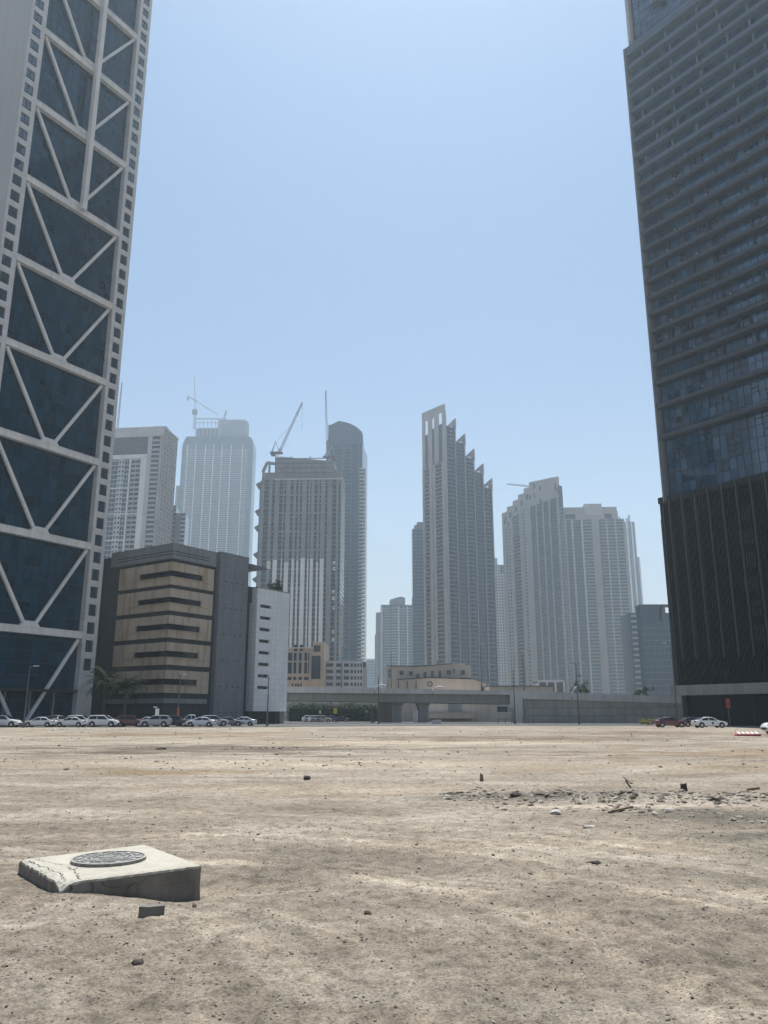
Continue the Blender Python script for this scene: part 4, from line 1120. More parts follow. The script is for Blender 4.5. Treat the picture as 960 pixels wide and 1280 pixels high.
def tower_terraced():   # F
    Y = 760; dl = (-.55, 1.0); dr = (1.0, .55)
    c, FL, wl, FR, wr, poly = corner_frames(699, 640, Y, dl, 628.5, dr, 704.5)
    fh = 3.6
    root = thing('terraced_tower', 'beige tower with terraces climbing to a point on its right side', 'skyscraper', (c.x, c.y, 0))
    X = lambda px, z: wl - march((c.x, c.y), -FL.e, px, z)
    steps = [(627, 642, 635, 639), (635, 634, 642.5, 632), (642.5, 627, 649.6, 624), (649.6, 619, 657, 616.5), (657, 611, 664, 609), (664, 603, 699, 595.6)]
    zprev = 0
    prof = []
    for (xa, ya, xb, yb) in steps:
        sa = max(0, X(max(xa, 628.5), c.z)); sb = X(xb, c.z) if xb < 699 else wl
        pa, pb = FL.p(sa, 0, 0), FL.p(sb, 0, 0)
        prof += [(sa, zat(xa, ya, pa.y)), (sb, zat(xb, yb, pb.y))]
    base = [(0, 0), (wl, 0)]
    # lower wall set back behind the strips, upper wall pierced
    zroof = [z for s, z in prof]
    segs = [(prof[i], prof[i + 1]) for i in range(0, 12, 2)]
    mb = MB()
    for (s0, z0), (s1, z1) in segs: mb.fprism(FL, [(s0, 0), (s1, 0), (s1, z1 - 9), (s0, z0 - 9)], -wr, -.01, M['glassfar'])
    mb.build('body', root)
    for (s0, z0), (s1, z1) in segs:
        mb = MB(); last = s1 > wl - 1
        if last:
            h0, h1 = wl - 4.2, wl - 1.6
            mb.fprism(FL, [(s0, z0 - 26), (h0, z0 - 26), (h0, z0 + (z1 - z0) * (h0 - s0) / (s1 - s0)), (s0, z0)], -2, .6, M['beige'])
            mb.fprism(FL, [(h1, z0 - 26), (s1, z0 - 26), (s1, z1), (h1, z0 + (z1 - z0) * (h1 - s0) / (s1 - s0))], -2, .6, M['beige'])
            mb.fprism(FL, [(h0, z1 - 6), (h1, z1 - 6), (h1, z1 - .4), (h0, z1 - .9)], -1.99, .59, M['beige']); mb.fprism(FL, [(h0, z0 - 26), (h1, z0 - 26), (h1, z1 - 14), (h0, z1 - 14)], -1.99, .59, M['beige'])
        elif s0 < 1:
            a, b = s0 + (s1 - s0) * .45, s0 + (s1 - s0) * .8
            for p, q in ((s0, a), (b, s1)): mb.fprism(FL, [(p, z0 - 16), (q, z0 - 16), (q, z0 + (z1 - z0) * (q - s0) / (s1 - s0)), (p, z0 + (z1 - z0) * (p - s0) / (s1 - s0))], -2, .6, M['beige'])
            mb.fbox(FL, a, b, -1.99, .59, z0 - 4, z0, M['beige']); mb.fbox(FL, a, b, -1.99, .59, z0 - 16, z0 - 10, M['beige'])
        else: mb.fprism(FL, [(s0, z0 - 16), (s1, z0 - 16), (s1, z1), (s0, z0)], -min(14, wr), .6, M['beige'])
        mb.build('terrace_wall', root)
        if not last:
            mb = MB(); mb.fbox(FL, s0 + (s1 - s0) * .35, s0 + (s1 - s0) * .75, .4, .62, z0 - 13, z0 - 7, M['glassdeep']); mb.build('window', root)
    for k, (a, zz) in enumerate(((.52, 22), (.60, 22), (.70, 30), (.60, 12), (.70, 16))):
        zt = prof[-2][1] - zz + 8; mb = MB(); mb.fbox(FL, wl * a, wl * a + 2.2, .5, .66, zt - 5, zt, M['glassdeep']); mb.build('window', root)
    zr = prof[0][1] - 16
    def top(s):
        for (s0, z0), (s1, z1) in segs:
            if s <= s1: return z0 - (26 if s1 > wl - 1 else 16)
        return prof[-1][1] - 26
    for a, b, kd, k in ((0, .05, 'pier', 1), (.05, .14, 'punch', 2), (.14, .20, 'pier', 1), (.20, .32, 'balcony', 1), (.32, .37, 'pier', 1), (.37, .43, 'punch', 1), (.43, .53, 'pier', 1), (.53, .62, 'glass', 2), (.62, .645, 'pier', 1), (.645, .73, 'balcony', 1), (.73, .755, 'pier', 1), (.755, .84, 'glass', 2), (.84, .865, 'pier', 1), (.865, .97, 'balcony', 1), (.97, 1.0, 'pier', 1)):
        strip(root, FL, wl * a, wl * b, kd, 0, top(wl * (a + b) / 2), fh, M['beige'] if a < .5 or kd == 'pier' else M['slate'], M['raild'], k, proud=.7)
    mb = MB(); mb.prism(poly, 0, prof[-1][1] - 30, M['glassfar']); mb.build('side_body', root)
    strip(root, FR, .3, wr, 'punch', 0, prof[-1][1] - 30, fh, M['greybl'], k=2)
    # slewing boom of a far crane behind the roof
    a, b = at(664, 609, Y + 60), at(634, 605, Y + 60)
    t = thing('tower_crane', 'horizontal crane boom poking out behind the terraced tower', 'crane', (a.x + 6, Y + 60, a.z - 30), 'tower cranes on the rising towers')
    lattice(t, (0, 0, 0), (0, 0, 31), 2.4, 2.4, 'mast'); lattice(t, (0, 0, 30), (b.x - a.x - 6, 0, b.z - a.z + 30), 1.6, 1.0, 'boom')
    # low podium in front
    Yp = 420; x0, x1 = at(673, 855, Yp).x, at(705, 855, Yp).x; Hp = zat(690, 850, Yp); Fp = Frame((x0, Yp), (1, 0))
    root = thing('low_annex', 'low pale annex with square openings at the foot of the terraced tower', 'building', (x0, Yp, 0))
    mb = MB(); mb.fbox(Fp, 0, x1 - x0, -14, -.3, 0, Hp - .5, M['glassdeep']); mb.build('interior', root)
    mb = MB(); mb.fbox(Fp, 0, x1 - x0, -14, .0, Hp - 1.1, Hp, M['offw']); mb.build('cornice', root)
    for k in range(4):
        s = (x1 - x0) * k / 3; mb = MB(); mb.fbox(Fp, s - .5, s + .5, -.3, .05, 0, Hp - 1.1, M['offw']); mb.build('pier', root)

def tower_balconied():   # G and neighbours
    Y = 850
    xl, xr = at(702, 640, Y).x, at(775, 650, Y).x; W = xr - xl + 3; F = Frame((xl, Y), (1, -.06)); fh = 3.6
    H = zat(740, 650, Y); root = thing('balconied_tower', 'wide beige tower with stacked balconies and a low stepped crown', 'skyscraper', (xl, Y, 0))
    mb = MB(); mb.fbox(F, 0, W, -40, 0, 0, H, M['glassfar']); mb.build('body', root)
    f = lambda px: (px - 702) / 78.0 * W
    mb = MB(); mb.fbox(F, 0, f(773), -36, .6, H, zat(740, 640, Y), M['beige']); mb.build('crown', root)
    mb = MB(); mb.fbox(F, f(705), f(772), -34, .2, zat(740, 640, Y), zat(740, 634.5, Y), M['beige']); mb.build('crown', root)
    mb = MB(); mb.fbox(F, f(731), f(753), -30, .9, zat(740, 640, Y) - 4, zat(740, 630.5, Y), M['offw']); mb.build('crown', root)
    mb = MB()
    for a, b in ((706, 719), (756, 765)): mb.fbox(F, f(a), f(b), .3, .64, zat(740, 649, Y), zat(740, 643, Y), M['glassdeep'])
    mb.build('louvre_opening', root)
    for a, b, kd, k, m in ((702, 707, 'pier', 1, 'beige'), (707, 713, 'glass', 2, 'greybl'), (713, 715.5, 'pier', 1, 'offw'), (715.5, 725.5, 'glass', 3, 'greybl'), (725.5, 727.5, 'pier', 1, 'white'), (727.5, 739, 'balcony', 1, 'beige'), (739, 748, 'pier', 1, 'beige'), (748, 750, 'glass', 1, 'beige'), (750, 757, 'balcony', 1, 'beige'), (757, 758.5, 'pier', 1, 'offw'), (758.5, 768, 'balcony', 1, 'beige'), (768, 769.5, 'pier', 1, 'offw'), (769.5, 778.5, 'balcony', 1, 'beige'), (778.5, 780, 'pier', 1, 'beige')):
        strip(root, F, f(a), f(b), kd, 0, H, fh, M[m], M['rail'], k, proud=.9)
    # H: slim tower behind
    Y = 1300; xa, xb = at(772, 700, Y).x, at(800, 700, Y).x; H = zat(785, 652, Y); F = Frame((xa, Y), (1, 0)); W = xb - xa
    root = thing('spired_tower', 'very faint slim tower with small corner spikes right of the balconied tower', 'skyscraper', (xa, Y, 0))
    mb = MB(); mb.fbox(F, 0, W, -30, 0, 0, H - 60, M['glassfar2']); mb.fbox(F, 0, W - 4, -28, -1, H - 60, H, M['glassfar2']); mb.build('body', root)
    for k, t in enumerate((.05, .3, .52, .74, .96)): strip(root, F, W * t - 1.2, W * t + 1.2, 'pier', 0, H - 60 if t > .9 else H, 4, M['white'], proud=1.2)
    mb = MB()
    for s, h in ((8, 9), (14, 6), (20, 7), (24, 12)): mb.fbox(F, s, s + 2.5, -6, -2, H, H + h, M['offw'])
    mb.build('spire', root)
    # I: dark mid-rise
    Y = 420; xa, xb = at(803, 800, Y).x, at(848, 800, Y).x; H = zat(820, 755.5, Y); F = Frame((xa, Y), (1, .0)); W = xb - xa; f = lambda px: (px - 800) / 48 * W
    root = thing('glass_midrise', 'dark slate glass block with an open slot in its roof frame', 'building', (xa, Y, 0))
    zb = zat(820, 777, Y)
    mb = MB(); mb.fbox(F, 0, W, -7, 0, 0, zb, M['glassfar2']); mb.fbox(F, 0, f(825), -7, -.05, zb, H, M['glassfar2']); mb.fbox(F, f(830), W, -7, -.05, zb, zat(820, 766, Y), M['glassfar2']); mb.fbox(F, f(830), f(834), -6, -.05, zat(820, 766, Y), H - 1, M['greyd']); mb.build('body', root)
    mb = MB(); mb.fbox(F, -.3, W, -8, .4, H - .6, H, M['greyd']); mb.build('roof_frame', root)
    mb = MB(); rr = random.Random(8)
    for j in range(1, 15):
        z = zb * j / 15; mb.fbox(F, 0, W, .0, .12, z, z + .28, M['greybl'])
    for i in range(1, 12):
        for j in range(15):
            if rr.random() < .55: s = W * i / 12; mb.fbox(F, s - .1, s + .1, .0, .14, zb * j / 15 + .3, zb * (j + 1) / 15 - .02, M['greybl'])
    mb.build('mullion_grid', root)
    Y = 500; xa, xb = at(789, 800, Y).x, at(803, 800, Y).x; H = zat(796, 766, Y); F = Frame((xa, Y), (1, 0))
    root = thing('balcony_block', 'lower balconied block wedged between beige tower and dark glass block', 'building', (xa, Y, 0))
    mb = MB(); mb.fbox(F, 0, xb - xa, -20, 0, 0, H, M['glassfar']); mb.build('body', root)
    strip(root, F, .5, xb - xa - 1, 'balcony', 0, H, 3.4, M['offw'], M['rail'], 1); strip(root, F, xb - xa - .9, xb - xa, 'pier', 0, H, 3.4, M['offw'])

def towers_background():
    # J
    Y = 1100; f = lambda px: at(px, 800, Y).x
    root = thing('setback_tower', 'hazy glass tower with a drum top left of the stepped tower', 'skyscraper', (f(476), Y, 0))
    H = zat(500, 756, Y); F = Frame((f(476), Y), (1, .04)); W = f(519) - f(476)
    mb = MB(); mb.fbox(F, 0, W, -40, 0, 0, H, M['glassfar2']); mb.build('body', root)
    mb = MB(); x0, x1 = f(488) - f(476), f(507) - f(476)
    mb.fprism(F, [(x0, H), (x1, H), (x1, zat(506, 746.5, Y)), ((x0 + x1) / 2 + 4, zat(498, 745, Y)), (x0, zat(489, 749, Y))], -26, -3, M['greybl']); mb.build('drum_top', root)
    for a, b, kd, k in ((0, .05, 'pier', 1), (.08, .3, 'glass', 3), (.32, .5, 'balcony', 1), (.5, .55, 'pier', 1), (.57, .74, 'glass', 3), (.76, .8, 'pier', 1), (.8, 1.0, 'glass', 4)):
        strip(root, F, W * a, W * b, kd, 0, H - 2, 3.8, M['offw'], M['rail'], k, proud=.9)
    mb = MB(); mb.fbox(F, -6, 0, -30, -4, 0, zat(476, 765, Y), M['greybl']); mb.build('side_wall', root)
    Y = 1180; xa, xb = at(468.5, 820, Y).x, at(478, 820, Y).x; H = zat(472, 793, Y)
    root = thing('low_hazy_tower', 'pale lower tower in haze left of the drum topped tower', 'skyscraper', (xa, Y, 0))
    F = Frame((xa, Y), (1, 0)); mb = MB(); mb.fbox(F, 0, xb - xa, -30, 0, 0, H, M['glassfar2']); mb.fbox(F, 4, xb - xa, -26, -4, H, H + 9, M['glassfar2']); mb.build('body', root)
    strip(root, F, .3, xb - xa, 'glass', 0, H, 4, M['offw'], k=4)
    # L
    Y = 1000; xa, xb = at(617, 760, Y).x, at(637, 760, Y).x; H = zat(625, 706, Y)
    root = thing('punched_window_tower', 'faint beige tower with small windows in the gap between two stepped towers', 'skyscraper', (xa, Y, 0))
    F = Frame((xa, Y), (1, 0)); mb = MB(); mb.fbox(F, 0, xb - xa, -30, 0, 0, H, M['glassfar']); mb.fbox(F, 0, 7, -20, -2, H, H + 9, M['offw']); mb.build('body', root)
    strip(root, F, 0, (xb - xa) * .5, 'punch', 0, H, 3.6, M['offw'], k=3); strip(root, F, (xb - xa) * .5, xb - xa, 'punch', 0, H - 10, 3.6, M['beige'], k=3)
    # M
    Y = 1500; xa, xb = at(454, 840, Y).x, at(472, 840, Y).x; H = zat(460, 825, Y)
    root = thing('far_block', 'palest low block at the end of the gap beside the serrated balconies', 'building', (xa, Y, 0))
    F = Frame((xa, Y), (1, 0)); mb = MB(); mb.fbox(F, 0, xb - xa, -30, 0, 0, H, M['glassfar2']); mb.build('body', root); strip(root, F, 0, xb - xa, 'glass', 0, H, 5, M['offw'], k=4)
    mb = MB(); mb.fbox(F, 0, xb - xa, -30, .3, H, H + 2, M['offw']); mb.build('roof', root)
    # A2: lower stepped balcony block beside the cream tower
    Y = 600; xa, xb = at(203, 660, Y).x, at(230.5, 660, Y).x; H = zat(220, 641, Y); F = Frame((xa, Y), (1, .1)); W = xb - xa
    root = thing('annex_tower', 'shorter grey tower with white balcony edges behind the garage roof', 'skyscraper', (xa, Y, 0))
    mb = MB(); mb.fbox(F, 0, W * .55, -20, 0, 0, H + 6, M['glassfar']); mb.fbox(F, W * .55, W, -20, 0, 0, H, M['glassfar']); mb.build('body', root)
    strip(root, F, 0, W * .3, 'punch', 0, H + 6, 3.4, M['beige'], k=2); strip(root, F, W * .3, W * .55, 'balcony', 0, H + 6, 3.4, M['beige'], M['rail'], 1); strip(root, F, W * .56, W * .8, 'pier', 0, H, 3.4, M['greyc']); strip(root, F, W * .8, W, 'balcony', 0, H, 3.4, M['white'], M['white'], 1)

# ------------------------------------------------------------------ left mid-ground: garage with beige bands, white block
def make_garage():
    Y = 150
    c = at(217.5, 680, Y); dl = (-1.46, 1.0); dr = (1.0 / 1.46, 1.0)
    c2, FL, wl, FR, wr, poly = corner_frames(217.5, 680, Y, dl, 144.5, dr, 267.5)
    H = c.z; zc = lambda py: zat(217.5, py, Y)
    root = thing('parking_garage', 'grey garage with five beige wraparound bands and slot windows', 'building', (c.x, c.y, 0))
    dark = weathered('charcoal_wall', (.055, .062, .072), .8, .15, .25, .2)
    head = weathered('header_grey', (.23, .245, .25), .8, .08, .3, .15)
    m, nt, b = new_mat('stained_beige_panel')          # rust and water stains of their own shape
    p = gpos(nt); 
    cc = ramp(nt, noise(nt, p, .3, 5), [(.3, (.43, .365, .285)), (.7, (.51, .435, .345))])
    st = noise(nt, mapping(nt, p, (.9, .9, .10)), 1.0, 5, .6, .4)
    cc = mixc(nt, .5, cc, ramp(nt, st, [(.40, (.62, .44, .29)), (.50, (1, 1, 1))]), 'MULTIPLY')
    cc = mixc(nt, .4, cc, ramp(nt, noise(nt, p, 4, 5), [(.3, .7), (.7, 1.0)]), 'MULTIPLY')
    lnk(nt, cc, b.inputs['Base Color']); b.inputs['Roughness'].default_value = .85; b.inputs['Specular IOR Level'].default_value = .2
    tan = m
    D = 30
    far = FR.p(wr, 0, 0)
    mb = MB(); mb.prism([FL.xy(-4), (c.x - .0, c.y), FR.xy(wr), FR.xy(wr, -D), FL.xy(-4, -D)][:3] + [FL.xy(-4, -D)], 0, zc(684), dark, M['roof']); mb.build('core', root)
    def wrap(z0, z1, pr, mat, name, sl=None, sr=None, tuck=0):
        sl = 0 if sl is None else sl; sr = wr if sr is None else sr
        A, B, C_ = FL.p(sl, pr, 0), (c + FL.n * 0), FR.p(sr, pr, 0)
        # mitred corner at proud distance pr
        k = (FL.n + FR.n) / (1 + FL.n.dot(FR.n)) * pr; k0 = (FL.n + FR.n) / (1 + FL.n.dot(FR.n)) * tuck
        Bp = Vector((c.x, c.y, 0)) + k; Bi = Vector((c.x, c.y, 0)) + k0
        mb = MB()
        A0 = FL.p(sl, tuck, 0); C0 = FR.p(sr, tuck, 0); up0, up1 = Vector((0, 0, z0)), Vector((0, 0, z1))
        mb.hexa([A + up0, Bp + up0, Bi + up0, A0 + up0, A + up1, Bp + up1, Bi + up1, A0 + up1], mat)
        mb.hexa([Bp + up0, C_ + up0, C0 + up0, Bi + up0, Bp + up1, C_ + up1, C0 + up1, Bi + up1], mat)
        return mb.build(name, root)
    wrap(zc(699), zc(680), .9, head, 'header'); 
    for py in (689.5, 693): wrap(zc(py + 1.1), zc(py), .93, dark, 'groove', 9 * wl / 72, wr - 2.0, .8)
    tops = [703, 736, 769.3, 803, 837.5]; bots = [731, 763.5, 797, 831, 866]
    s_left = march((c.x, c.y), -FL.e, 155.5, H); sl0 = wl - s_left
    for t, bt in zip(tops, bots):
        h = bt - t
        wa, wb = t + h * .38, t + h * .68
        wsl = sl0 + s_left * .40; wsr = wr - 3.2
        # band = upper panel, lower panel and the two end panels around a real slot
        wrap(zc(wa), zc(t), .7, tan, 'beige_band', sl0, wr - .3); wrap(zc(bt), zc(wb), .7, tan, 'beige_band', sl0, wr - .3)
        mb = MB(); mb.fbox(FL, sl0, wsl, 0, .698, zc(wb), zc(wa), tan); mb.build('end_panel', root); mb = MB(); mb.fbox(FR, wsr, wr - .3, 0, .698, zc(wb), zc(wa), tan); mb.build('end_panel', root)
        wrap(zc(wb), zc(wa), .25, M['glassdark'], 'slot_window', wsl, wsr)
        wrap(zc(wb) , zc(wb) + .12, .95, tan, 'sill', wsl - 2.0, wsr + 1.4, .71)
    wrap(zc(879), zc(873), .5, head, 'lower_band', sl0 - 2, wr - .3)
    # small round lights dotted on the lower band
    # left recess: dark tall wall with ledges
    mb = MB(); mb.fbox(FL, -12, -.1, -6, -2.5, 0, zc(689), dark); mb.build('recess_wall', root)
    for py in (725, 758, 790, 823):
        mb = MB(); mb.fbox(FL, -9, -.3, -2.5, -1.6, zc(py), zc(py) + .5, M['greybl']); mb.build('ledge', root)
    mb = MB(); mb.fbox(FL, -6.5, -5.2, -2.5, -.8, 0, zc(684), M['greyd']); mb.build('recess_wall', root)
    # grey pylon slab with rows of small square holes
    X = lambda px, z=25: march((c.x, c.y), FR.e, px, z)
    a, b2 = X(269), X(304.5)
    zt = zat(270, 690, FR.p(a, 0, 0).y)
    pan = panelled('grey_panel_wall', (.20, .21, .222), 1.2, .9, .8, .7, .06, FR.e, .3, .04, .25)
    mb = MB(); mb.fbox(FR, a, b2, -8, 1.1, 0, zt, pan); mb.build('pylon', root)
    for r_ in range(6):
        z = zat(290, 729.5 + 32.3 * r_, FR.p((a + b2) / 2, 0, 0).y)
        for k in range(4):
            s = a + (b2 - a) * (.22 + .19 * k); mb = MB(); mb.fbox(FR, s - .13, s + .13, 1.0, 1.13, z - .13, z + .13, M['glassdark']); mb.build('hole', root)
    mb = MB(); mb.fbox(FR, wr, a, -6, .0, 0, zt - 1.5, dark); mb.build('recess_wall', root)
    # sky bridge canopy on top between pylon and white block
    z = zat(315, 709, FR.p(b2, 0, 0).y)
    mb = MB(); mb.fprism(FR, [(b2, z - .5), (b2 + 5.2, z + .1), (b2 + 5.2, z + .3), (b2, z + .6)], -5, 1.6, M['greyd']); mb.build('canopy', root)
    # white block
    w0, w1 = X(316.5), X(356.5)
    d0 = thing('white_block', 'white panelled block with eight short slots and a shrub on its roof', 'building', FR.p(w0, 0, 0))
    white = panelled('white_panel_wall', (.76, .77, .77), 1.35, 1.15, .72, .5, .03, FR.e, .4, .025, .15)
    yz = lambda px, py: zat(px, py, FR.p(X(px), 0, 0).y)
    zt = yz(320, 736); zb = yz(320, 889)
    q = lambda px: X(px)
    s0, s1 = q(320.5), q(334)
    rows = [(759 + i * 14.35) for i in range(8)]
    zr = [(yz(330, py - 1.8), yz(330, py + 2.2)) for py in rows]
    mb = MB(); mb.fbox(FR, w0, s0, -12, 1.2, zb, zt, white); mb.fbox(FR, s1, w1, -12, 1.2, zb, zt, white)
    prev = zt
    for hi, lo in zr: mb.fbox(FR, s0, s1, -12, 1.198, hi, prev, white); prev = lo
    mb.fbox(FR, s0, s1, -12, 1.198, zb, prev, white); mb.build('wall', d0)
    for hi, lo in zr:
        mb = MB(); mb.fbox(FR, s0, s1, -12, .6, lo, hi, M['glassdark']); mb.build('slot_window', d0)
    mb = MB(); mb.fbox(FR, w0, w1, -12, 1.1, zt, zt + .25, M['roof']); mb.build('roof', d0)
    mb = MB(); mb.fbox(FR, w0 + .5, w1 - .8, -12, -.6, 0, zb, dark); mb.build('ground_floor', d0)
    mb = MB(); mb.fbox(FR, w0 + 1, w0 + (w1 - w0) * .75, -.5, -.3, .2, zb - 1.6, M['glassdark']); mb.build('garage_opening', d0)
    mb = MB(); mb.fbox(FR, w1 - 1.6, w1 - .2, -3, .8, 0, zb, M['greyd']); mb.build('pier', d0)
    mb = MB(); mb.fbox(FR, b2, w0, -7, -1.0, 0, zt - .3, dark); mb.fbox(FR, b2, w0 + .3, -7, -.4, zt - 3, zt + .3, dark); mb.build('link_wall', d0)
    return FR, w0, w1, zt

# ------------------------------------------------------------------ foliage
def leaf_mat(name, a, b_):
    m, nt, b = new_mat(name)
    g = node(nt, 'ShaderNodeNewGeometry')
    c = ramp(nt, g.outputs['Random Per Island'], [(0, a), (1, b_)])
    lnk(nt, c, b.inputs['Base Color']); b.inputs['Roughness'].default_value = .8; b.inputs['Specular IOR Level'].default_value = .1
    return m
M['leaf'] = leaf_mat('leaf_green', (.012, .026, .010), (.035, .06, .022))
M['leafd'] = leaf_mat('leaf_dark', (.010, .018, .009), (.028, .04, .018))
M['leafy'] = leaf_mat('leaf_yellow', (.10, .10, .025), (.22, .20, .06))
M['frond'] = leaf_mat('palm_frond', (.010, .016, .008), (.028, .036, .016))
M['bark'] = weathered('palm_bark', (.10, .078, .058), .95, .25, .1, 3)
def leaves(mb, c, r, n, size, mat, rnd, squash=1.0):
    for _ in range(n):
        d = Vector((rnd.gauss(0, 1), rnd.gauss(0, 1), rnd.gauss(0, 1))).normalized() * (rnd.random() ** .45)
        p = Vector(c) + Vector((d.x * r, d.y * r, d.z * r * squash))
        a = Vector((rnd.gauss(0, 1), rnd.gauss(0, 1), rnd.gauss(0, 1))).normalized(); b = a.orthogonal().normalized()
        s = size * rnd.uniform(.6, 1.4)
        mb.face([p - a * s, p + b * s * .45, p + a * s, p - b * s * .45], mat)
def tree(px, pyb, pyt, Y, w, label, mat, name='tree', cat='tree', zb=None, trunk=True):
    rnd = random.Random(int(px * 7))
    g = at(px, pyb, Y); zb = g.z if zb is None else zb; h = zat(px, pyt, Y) - zb
    t = thing(name, label, cat, (g.x, Y, zb))
    if trunk:
        mb = MB(); mb.tube((0, 0, 0), (.05, 0, h * .55), .14, .08, M['bark'], 7)
        for k in range(5):
            a = k * 1.3; mb.tube((.03, 0, h * (.3 + .05 * k)), (math.cos(a) * w * .3, math.sin(a) * w * .3, h * (.6 + .05 * k)), .06, .025, M['bark'], 5)
        o = mb.build('trunk', t); o.location = (0, 0, 0)
    mb = MB()
    for _ in range(16 if trunk else 12):
        a = rnd.uniform(0, 2 * PI); q = w / 2 * rnd.random() ** .5
        z = h * (rnd.uniform(.45, .9) if trunk else rnd.uniform(.2, .85)); q *= 1.0 - .5 * abs(z / h - .6)
        leaves(mb, (math.cos(a) * q, math.sin(a) * q, z), w * .17, 60, w * .045, mat, rnd)
    o = mb.build('crown' if trunk else 'foliage', t); o.location = (0, 0, 0)
    return t
def palm(px, pyb, pyc, Y, label, fl, n, seed):
    rnd = random.Random(seed); g = at(px, pyb, Y); hz = zat(px, pyc, Y)
    t = thing('palm_tree', label, 'palm tree', (g.x, Y, 0), 'palms beside the parked cars')
    mb = MB(); prev = Vector((0, 0, -.1)); k = 10
    for i in range(k):
        nx = Vector((.05 * math.sin(i * .5), .03 * i / k, hz * (i + 1) / k)); mb.tube(prev, nx, .30 - .06 * i / k, .26 - .06 * i / k, M['bark'], 9); prev = nx
    o = mb.build('trunk', t); o.location = (0, 0, 0)
    mb = MB()
    for i in range(n):
        az = 2 * PI * i / n * 2.4 + rnd.uniform(-.2, .2); el = rnd.uniform(-.35, 1.25); L = fl * rnd.uniform(.8, 1.1)
        d = Vector((math.cos(az), math.sin(az), 0)); p = prev.copy(); seg = 12
        side = Vector((-d.y, d.x, 0)); ang = el
        for j in range(seg):
            v = d * math.cos(ang) + Vector((0, 0, math.sin(ang))); q = p + v * (L / seg)
            mb.face([p - side * .025, p + side * .025, q + side * .02, q - side * .02], M['frond'])
            for sgn in (-1, 1):
                for h in (0.0, .5):
                    bp = p.lerp(q, h); ll = L * .21 * math.sin(PI * min(1, (j + h + 1.2) / (seg + 1))) + .08
                    bp2 = bp + v * .13
                    tip = bp + side * sgn * ll * .8 + v * ll * .55 - Vector((0, 0, ll * rnd.uniform(.1, .45)))
                    mb.face([bp, bp2, tip], M['frond'])
            p = q; ang -= (.05 + .013 * j) * rnd.uniform(.8, 1.15)
    o = mb.build('crown', t); o.location = (0, 0, 0)

# ------------------------------------------------------------------ flyover, retaining wall, low beige building
def make_flyover():
    Y = 185
    x0, x1 = at(330, 860, Y).x, at(645, 866, Y).x
    zt0, zt1 = zat(355, 857.5, Y), zat(645, 863.5, Y)
    zf0, zf1 = zat(355, 865.5, Y), zat(645, 868.5, Y); zs0, zs1 = zat(355, 875, Y), zat(645, 880, Y)
    root = thing('flyover', 'grey concrete road flyover crossing behind the lot', 'bridge', (x0, Y, 0))
    def span(y0, y1, a0, a1, b0, b1, m, name):
        mb = MB(); mb.hexa([(x0, y0, a0), (x1, y0, a1), (x1, y1, a1), (x0, y1, a0), (x0, y0, b0), (x1, y0, b1), (x1, y1, b1), (x0, y1, b0)], m); return mb.build(name, root)
    span(Y, Y + .35, zf0, zf1, zt0, zt1, M['conc'], 'parapet'); span(Y + 13.6, Y + 14, zf0, zf1, zt0 + .1, zt1 + .1, M['conc'], 'parapet')
    span(Y + .36, Y + 13.5, zf0, zf1, zf0 + .35, zf1 + .35, M['concd'], 'deck')
    span(Y + 1.3, Y + 12.5, zs0, zs1, zf0 - .01, zf1 - .01, M['concd'], 'girder')
    # flared piers
    for px in (496, 529):
        a = at(px, 890, Y + 5); x = a.x
        mb = MB(); w = 1.05
        z1 = zs0 + (zs1 - zs0) * .55 - .02
        for zz0, zz1, w0, w1 in ((0, z1 * .55, w, w), (z1 * .55, z1 * .85, w, w * 1.15), (z1 * .85, z1, w * 1.15, w * 1.6)):
            mb.hexa([(x - w0, Y + 3, zz0), (x + w0, Y + 3, zz0), (x + w0, Y + 11, zz0), (x - w0, Y + 11, zz0), (x - w1, Y + 3 - (w1 - w), zz1), (x + w1, Y + 3 - (w1 - w), zz1), (x + w1, Y + 11, zz1), (x - w1, Y + 11, zz1)], M['concd'])
        mb.build('pier', root)
    # abutment and ramp wall running down to the right
    pa = at(645, 880, Y); pb = at(862, 880, 172); d = Vector((pb.x - pa.x, pb.y - pa.y, 0)); F = Frame((pa.x, pa.y), (d.x, d.y)); L = d.length
    block = panelled('block_wall', (.36, .35, .325), 3.3, 1.65, .55, .9, .10, F.e, .2, .05, .3, .5)
    t = thing('retaining_wall', 'grey blockwork ramp wall descending from the flyover to the right', 'wall', (pa.x, pa.y, 0))
    z0, z1 = zt1, zat(862, 871.5, 172)
    c0, c1 = zat(655, 873.0, Y), zat(862, 879.5, 172)
    p = F.p
    mb = MB(); mb.hexa([p(0, .0, 0), p(L, 0, 0), p(L, -14, 0), p(0, -14, 0), p(0, 0, c0 - .02), p(L, 0, c1 - .02), p(L, -14, c1 - .02), p(0, -14, c0 - .02)], block); mb.build('wall', t)
    mb = MB(); mb.hexa([p(0, .45, c0), p(L, .45, c1), p(L, -.1, c1), p(0, -.1, c0), p(0, .45, z0), p(L, .45, z1), p(L, -.1, z1), p(0, -.1, z0)], M['conc']); mb.build('coping', t)
    mb = MB(); mb.fbox(F, -1.2, 1.6, -2, .65, 0, z0 + .02, M['conc']); mb.build('pilaster', t)
    mb = MB(); mb.fbox(F, -.9, -.4, -2, .9, 0, 3.4, M['concd']); mb.build('pilaster', t)

